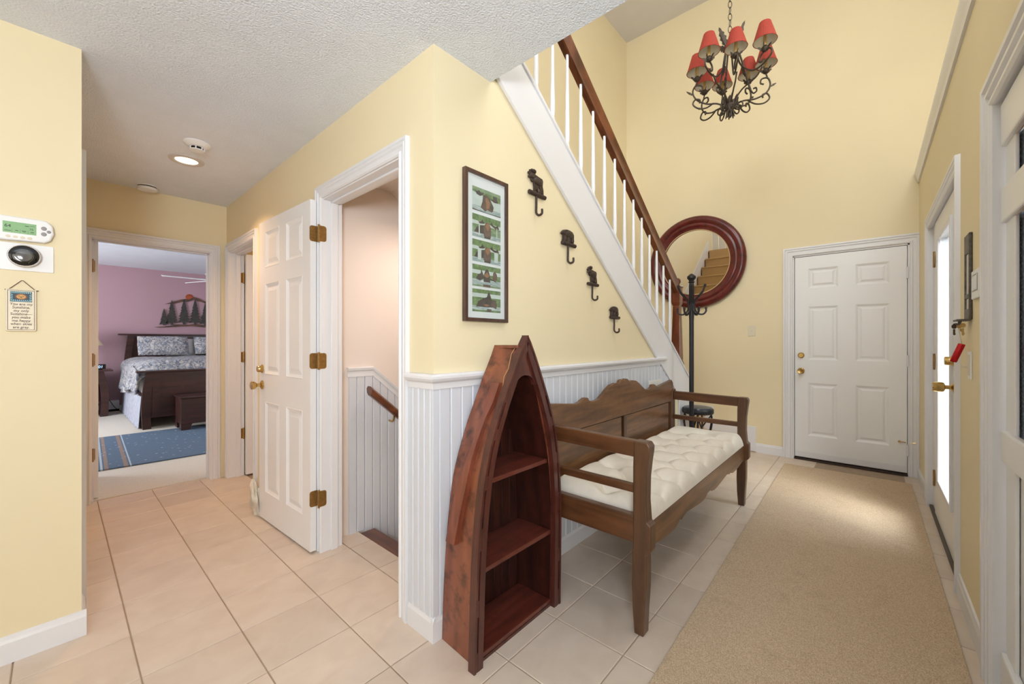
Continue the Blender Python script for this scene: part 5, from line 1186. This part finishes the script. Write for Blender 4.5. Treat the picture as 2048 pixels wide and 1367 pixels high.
# little dark ornament on the stair behind the balusters
t = thing('stair_ornament', 'tiny dark curled ornament behind the balusters', 'ornament', (1.27, 0.09, ztop(1.27)+0.05)); mb = MB(); z = ztop(1.27)+0.075
mb.tube(bez([(1.29, 0.095, z-0.045), (1.262, 0.090, z), (1.255, 0.088, z+0.03), (1.250, 0.085, z+0.07)], 6), 0.006, 6); mb.tube(bez([(1.262, 0.090, z), (1.285, 0.088, z+0.004), (1.30, 0.086, z-0.006)], 6), 0.005, 6); mb.build('body', BRONZE, t, smooth=50)

# ------------------------------------------------------------------ basement wainscot and handrail
bw = WS
Mb_ = plane_map('y', 1.137, -1)
def brail(x): return 1.052 if x < 0.365 else 1.052-0.86*(x-0.365)
wb = sroot('trim_2', 'white beadboard and cap rail on the basement stair wall')
u = 0.20
while u < 1.5:
    bead_board(Mb_, u, -1.2 if u > 0.3 else 0.0, (lambda a: brail(a)-0.025), 0.0555).build('board', BEAD, wb); u += 0.0555
mb = MB(); pth = [(0.19, brail(0.2)), (0.365, 1.052), (1.5, brail(1.5))]
pr = [(-0.055, 0.0), (-0.055, 0.014), (-0.020, 0.015), (-0.014, 0.024), (0.0, 0.028), (0.006, 0.022), (0.006, 0.0)]
vs = [(x, 1.137-d, z+h_) for x, z in pth for h_, d in pr]; k = len(pr)
mb.add(vs, [(s*k+i, s*k+(i+1) % k, (s+1)*k+(i+1) % k, (s+1)*k+i) for s in range(2) for i in range(k)]+[tuple(range(k)), tuple(range(2*k, 3*k))]); mb.build('cap_rail', TRIM, wb, smooth=30)
hr = thing('basement_handrail', 'dark brown wooden handrail sloping down the basement stair wall', 'handrail', (0.34, 1.07, 0.9))
mb = MB(); pr = [(-0.03, -0.02), (-0.034, 0.006), (-0.018, 0.022), (0.018, 0.022), (0.034, 0.006), (0.03, -0.02), (0.014, -0.036), (-0.014, -0.036)]; k = 8
vs = [(x, 1.055+a, z+b) for x, z in ((0.300, 0.915), (1.5, 0.915-0.86*1.2)) for a, b in pr]; mb.add(vs, [tuple(range(k)), tuple(range(2*k-1, k-1, -1))]+[(i, i+k, (i+1) % k+k, (i+1) % k) for i in range(k)]); mb.build('rail', RAILW, hr, smooth=35)
for x in (0.48, 1.2):
    z = 0.915-0.86*(x-0.30); mb = MB(); mb.tube(bez([(x, 1.120, z-0.075), (x, 1.075, z-0.075), (x, 1.055, z-0.040)], 6), 0.006, 8); mb.build('bracket', BRASS, hr, smooth=50)
# ------------------------------------------------------------------ bedroom
bd = thing('bed', 'dark wooden bed with tall curved headboard and footboard', 'bed', (0.6, 7.3, 0))
BL, BR_ = -0.245, 1.60
def curved_post(x, y0, y1, ztop_, z0, bulge, sg):
    mb = MB(); n = 12; vs = []
    for i in range(n+1):
        t = i/n; z = z0+(ztop_-z0)*t; off = bulge*math.sin(PI*t)*-sg*0.4+sg*0.0+bulge*sg*(t**2)*0.9
        for (a, y) in ((0, y0), (0.09, y0), (0.09, y1), (0, y1)): vs.append((x+sg*-1*0+ (a if sg > 0 else -a)+off, y, z))
    mb.add(vs, [(i*4+j, i*4+(j+1) % 4, (i+1)*4+(j+1) % 4, (i+1)*4+j) for i in range(n) for j in range(4)]+[(0,1,2,3),(n*4,n*4+1,n*4+2,n*4+3)]); return mb
for (x, sg) in ((BL, 1), (BR_, -1)):
    curved_post(x, 8.43, 8.50, 1.33, 0.006, 0.055, sg).build('post', DARKW, bd, smooth=40); curved_post(x, 6.12, 6.19, 0.79, 0.006, 0.045, sg).build('post', DARKW, bd, smooth=40)
mb = MB(); mb.box(BL+0.08, BR_-0.08, 8.45, 8.49, 0.35, 1.33); hb = mb.build('headboard', DARKW, bd)
mb = MB(); mb.box(BL-0.075, BR_+0.075, 8.41, 8.53, 1.33, 1.355); mb.build('cap', DARKW, hb, bevel=0.006)
mb = MB(); mb.box(BL+0.08, BR_-0.08, 6.135, 6.175, 0.16, 0.79); fb = mb.build('footboard', DARKW, bd)
mb = MB(); mb.box(BL-0.065, BR_+0.065, 6.09, 6.22, 0.79, 0.814); mb.build('cap', DARKW, fb, bevel=0.006)
mb = MB(); mb.box(BL+0.17, BR_-0.17, 6.128, 6.140, 0.20, 0.26); mb.build('lower_rail', DARKW, fb)
for (a, b) in ((BL+0.10, BL+0.18), (0.62, 0.72)):
    mb = MB(); mb.box(a, b, 6.122, 6.136, 0.20, 0.79); mb.build('stile', DARKW, fb)
for x in (BL+0.02, BR_-0.05):
    mb = MB(); mb.box(x, x+0.03, 6.19, 8.44, 0.28, 0.46); mb.build('side_rail', DARKW, bd)
mb = MB(); mb.box(BL+0.06, BR_-0.06, 6.20, 8.43, 0.30, 0.74); mb.build('mattress', CANDLE if False else plain('mattress_white', (228, 226, 222), 0.9, noise=0.0), bd, bevel=0.05)
mb = MB(); n = 40
def skirtf(s, t):
    y = 6.22+2.20*s; return (BL-0.005+0.012*math.sin(s*95)+0.006*math.sin(s*41)-0.03*(1-t), y, 0.012+0.44*t)
mb.grid(skirtf, 120, 3)
tag(mb.build('bed_skirt', SKIRTF, smooth=60), 'pale blue grey pleated valance hanging below the duvet', 'bed skirt')
mb = MB()
def duv(s, t):
    y = 6.195+2.145*t; u = s*2.7
    wave = 0.02*math.sin(y*7)+0.012*math.sin(y*17+1)
    if u < 0.62:
        q = u/0.62; x = BL-0.05-0.030*(1-q)+wave*(1-q)-0.02*math.sin(y*11)*(1-q)
        z = 0.47+0.06*math.sin(y*3.1)+(0.80-0.47)*q
    else:
        q = min(1, (u-0.62)/2.05); x = BL-0.05+0.28*(1-math.cos(min(q*6, 1)*PI/2))+max(0, q-1/6)*(BR_-BL-0.02); z = 0.80+0.15*math.sin(min(q*6, 1)*PI/2)+0.012*math.sin(x*9+y*5)
    if t < 0.05: z = z if u < 0.62 else z-0.16*(1-t/0.05)
    return (x, y, z)
mb.grid(duv, 90, 60)
md = tag(mb.build('duvet', TOILE, smooth=60), 'grey blue and cream patterned duvet draped over the bed', 'duvet')
sl = md.modifiers.new('thick', 'SOLIDIFY'); sl.thickness = 0.03; sl.offset = -1
def pillow(name, cx, cy, cz, w, h_, d, lean, mat, label):
    mb = MB(); n, m = 20, 14; vs = []
    for sd_ in (1, -1):
        for i in range(n+1):
            for j in range(m+1):
                a, b = i/n*2-1, j/m*2-1; k_ = (max(0, 1-a**4)*max(0, 1-b**4))**0.5; pin = 1-0.06*(a*a*b*b) + 0.05*(abs(a*b))**3
                x = a*w/2*pin; z = b*h_/2*pin; y = sd_*d/2*k_
                vs.append((cx+x, cy+y*math.cos(lean)+z*math.sin(lean), cz+z*math.cos(lean)-y*math.sin(lean)))
    o = (n+1)*(m+1); fs = [(i*(m+1)+j, (i+1)*(m+1)+j, (i+1)*(m+1)+j+1, i*(m+1)+j+1) for i in range(n) for j in range(m)]
    mb.add(vs, fs+[tuple(q+o for q in f[::-1]) for f in fs]); return tag(mb.build(name, mat, smooth=70), label, 'pillow', 'pillows on the bed')
pillow('pillow', 0.245, 8.12, 1.145, 0.70, 0.37, 0.17, 0.45, TOILE, 'patterned pillow propped on the bed nearer the lamp')
pillow('pillow', 0.50, 8.28, 1.115, 0.44, 0.33, 0.15, 0.35, plain('pale_pillow', (214, 212, 212), 0.9, noise=0.03), 'plain pale pillow behind the patterned one')
pillow('pillow', 1.03, 8.14, 1.145, 0.70, 0.36, 0.17, 0.45, TOILE, 'patterned pillow propped on the bed farther from the lamp')
bx = thing('blanket_chest', 'low dark wooden chest at the foot of the bed', 'chest', (0.5, 5.8, 0))
mb = MB(); mb.box(0.085, 1.05, 5.60, 6.00, 0.10, 0.445); mb.build('body', DARKW, bx, bevel=0.004)
mb = MB(); mb.box(0.070, 1.065, 5.585, 6.015, 0.445, 0.470); mb.build('lid', DARKW, bx, bevel=0.006)
for (x, y) in ((0.085, 5.60), (0.085, 5.88), (0.93, 5.60), (0.93, 5.88)):
    mb = MB(); mb.prism([(x, 0.0208), (x+0.09, 0.0208), (x+0.12, 0.10), (x, 0.10)] if x < 0.5 else [(x+0.03, 0.0208), (x+0.12, 0.0208), (x+0.12, 0.10), (x, 0.10)], 'y', y, y+0.12); mb.build('foot', DARKW, bx)
ns = thing('nightstand', 'dark wooden nightstand with curved sides beside the bed', 'nightstand', (-0.75, 8.1, 0))
mb = MB(); mb.box(-1.05, -0.415, 7.90, 8.40, 0.735, 0.758); mb.build('top', DARKW, ns, bevel=0.005)
for (x, sg) in ((-0.475, -1), (-1.0, 1)):
    curved_post(x, 7.935, 8.38, 0.735, 0.006, 0.05, sg).build('side', DARKW, ns, smooth=40)
mb = MB(); mb.box(-0.96, -0.57, 7.95, 8.37, 0.55, 0.72); dr = mb.build('drawer', DARKW, ns, bevel=0.004)
mb = MB(); mb.ell((-0.765, 7.94, 0.635), (0.014, 0.012, 0.014)); mb.build('knob', IRON, dr, smooth=60)
mb = MB(); mb.box(-0.96, -0.57, 7.95, 8.37, 0.18, 0.20); mb.build('shelf', DARKW, ns)
mb = MB(); mb.box(-0.96, -0.57, 8.34, 8.37, 0.18, 0.72); mb.build('back', DARKV, ns)
ac = thing('alarm_clock', 'small black alarm clock with glowing blue digits on the nightstand', 'clock', (-0.60, 8.02, 0.758))
mb = MB(); mb.box(-0.66, -0.495, 7.985, 8.05, 0.772, 0.850); mb.build('case', BLACKPL, ac, bevel=0.006)
mb = MB(); mb.box(-0.62, -0.535, 7.995, 8.04, 0.7585, 0.773); mb.build('foot', BLACKPL, ac)
text('1:01', 0.058, (-0.578, 7.9848, 0.790), R90, plain('blue_digits', (150, 190, 255), 0.4, noise=0.0, emit=(150, 190, 255), estr=2.0), ac, 'digits', 0.1)
lp = thing('table_lamp', 'table lamp with cream cone shade on the nightstand', 'lamp', (-0.745, 8.18, 0.758))
mb = MB(); mb.lathe([(0.075, 0.7585), (0.075, 0.775), (0.02, 0.80), (0.05, 0.90), (0.055, 0.96), (0.02, 1.06), (0.012, 1.22)], (-0.745, 8.18, 0), 24); mb.build('base', plain('lamp_base', (150, 110, 76), 0.4), lp, smooth=40)
mb = MB(); mb.lathe([(0.235, 1.155), (0.085, 1.42)], (-0.745, 8.18, 0), 36, cap=False); mb.build('shade', plain('cream_shade', (232, 216, 180), 0.8, noise=0.02), lp, smooth=60)
mb = MB(); mb.box(-3.0, 2.2, 8.47, 8.535, 0.03, 0.20); mb.build('x', TRIM) if False else None
ht = thing('baseboard_heater', 'low white baseboard heater along the pink wall', 'heater', (0, 8.5, 0.006))
mb = MB(); mb.prism([(8.549, 0.045), (8.490, 0.045), (8.486, 0.150), (8.500, 0.185), (8.549, 0.195)], 'x', -3.0, -0.30); mb.build('cover', TRIM, ht); mb = MB(); mb.box(-3.0, -0.30, 8.50, 8.549, 0.0065, 0.045); mb.build('base', DARKV, ht)
mb = MB(); mb.tube(bez([(-0.47, 8.47, 0.30), (-0.42, 8.46, 0.20), (-0.36, 8.44, 0.08), (-0.30, 8.40, 0.016), (-0.24, 8.36, 0.013)], 8), 0.005, 6); tag(mb.build('lamp_cord', IRON, smooth=60), 'dark cord trailing from the nightstand to the floor', 'cord')
# blue rug
mb = MB(); mb.box(0.0, 1.9, 0, 1.83, 0.0005, 0.014)
br = tag(mb.build('blue_rug', BEDRUG, bevel=0.004), 'blue patterned rug with tan border bands on the bedroom carpet', 'rug'); br.location = (-0.855, 4.06, 0.006); br.rotation_euler = (0, 0, math.radians(-2.0))
# metal tree wall art
ar = thing('tree_wall_sculpture', 'dark metal pine tree sculpture with orange sun on the pink wall', 'wall art', (0.65, 8.53, 1.75))
YA = 8.535
ARTD = speckle('art_metal', [(34, 36, 36), (64, 58, 52)], 30, 0.5); ARTB = speckle('art_copper', [(40, 34, 32), (110, 66, 40)], 20, 0.45)
def pine(x, zb, zt, w):
    mb = MB(); pts = []; n = 8
    for i in range(n):
        t = i/n; ww = w*(1-t)**0.85; z = zb+0.12*(zt-zb)+(zt-zb)*0.88*t
        pts += [(x+ww, z-0.02), (x+ww*0.55, z+0.035*(1-t*0.5))]
    L_ = [(x, zt)]
    pts = [(x+0.018, zb), (x+0.018, zb+0.10*(zt-zb))]+pts+L_+[(2*x-a, b+(0.012 if i % 3 else -0.006)) for i, (a, b) in enumerate(pts[::-1])]+[(x-0.018, zb+0.10*(zt-zb)), (x-0.018, zb)]
    mb.prism(pts, 'y', YA, YA-0.014); mb.build('tree', ARTD, ar)
pine(0.304, 1.520, 1.829, 0.070); pine(0.415, 1.530, 2.000, 0.092); pine(0.597, 1.545, 2.030, 0.100); pine(0.768, 1.540, 2.050, 0.100); pine(0.930, 1.530, 1.985, 0.095); pine(1.09, 1.53, 1.93, 0.085); pine(1.22, 1.53, 1.80, 0.07)
mb = MB(); mb.prism([(0.165, 1.484), (0.35, 1.505), (0.50, 1.545), (0.66, 1.540), (0.75, 1.560), (0.90, 1.545), (1.05, 1.52), (1.35, 1.50), (1.10, 1.485), (0.9, 1.500), (0.7, 1.515), (0.55, 1.505), (0.40, 1.490), (0.25, 1.478)], 'y', YA+0.004, YA-0.008); mb.build('ground', ARTB, ar)
mb = MB(); mb.prism([(0.315, 1.918), (0.42, 1.960), (0.55, 2.020), (0.62, 2.035), (0.69, 2.040), (0.75, 2.085), (0.82, 2.060), (0.92, 2.010), (1.05, 1.985), (1.20, 1.95), (1.05, 1.965), (0.92, 1.978), (0.80, 2.015), (0.74, 2.035), (0.66, 1.985), (0.58, 1.985), (0.45, 1.935)], 'y', YA+0.006, YA-0.006); mb.build('mountain', ARTB, ar)
mb = MB(); mb.lathe([(0.058, 0.0), (0.058, -0.006), (0.04, -0.010)], (0.680, YA+0.008, 2.075), 28, axis='y'); mb.build('sun', plain('copper_sun', (168, 78, 40), 0.4, 0.3, 0.1), ar, smooth=40)
# ceiling fan
fx, fy, fz = 0.535, 6.0, 2.155
fn = thing('ceiling_fan', 'white ceiling fan over the bed', 'ceiling fan', (fx, fy, fz))
mb = MB(); mb.lathe([(0.012, 0.03), (0.012, 0.34)], (fx, fy, fz), 12); mb.lathe([(0.06, 0.385), (0.06, 0.375), (0.02, 0.33)], (fx, fy, fz), 20); mb.build('downrod', WHITEPL, fn, smooth=40)
mb = MB(); mb.lathe([(0.02, 0.08), (0.07, 0.07), (0.095, 0.04), (0.10, 0.0), (0.085, -0.04), (0.05, -0.06), (0.001, -0.065)], (fx, fy, fz), 28); mb.build('motor', WHITEPL, fn, smooth=40)
for q in range(5):
    a_ = math.radians(182+72*q); ca, sa = math.cos(a_), math.sin(a_); mb = MB(); vs = []
    for (r, w_) in ((0.10, 0.02), (0.17, 0.045), (0.20, 0.055), (0.50, 0.065), (0.58, 0.060), (0.60, 0.045)):
        for (d, h_) in ((-w_, 0.012), (w_, -0.012), (w_, -0.005), (-w_, 0.019)): vs.append((fx+r*ca-d*sa, fy+r*sa+d*ca, fz-0.03+h_))
    mb.add(vs, [(i*4+j, i*4+(j+1) % 4, (i+1)*4+(j+1) % 4, (i+1)*4+j) for i in range(5) for j in range(4)]+[(0,1,2,3),(20,21,22,23)]); mb.build('blade', WHITEPL, fn)
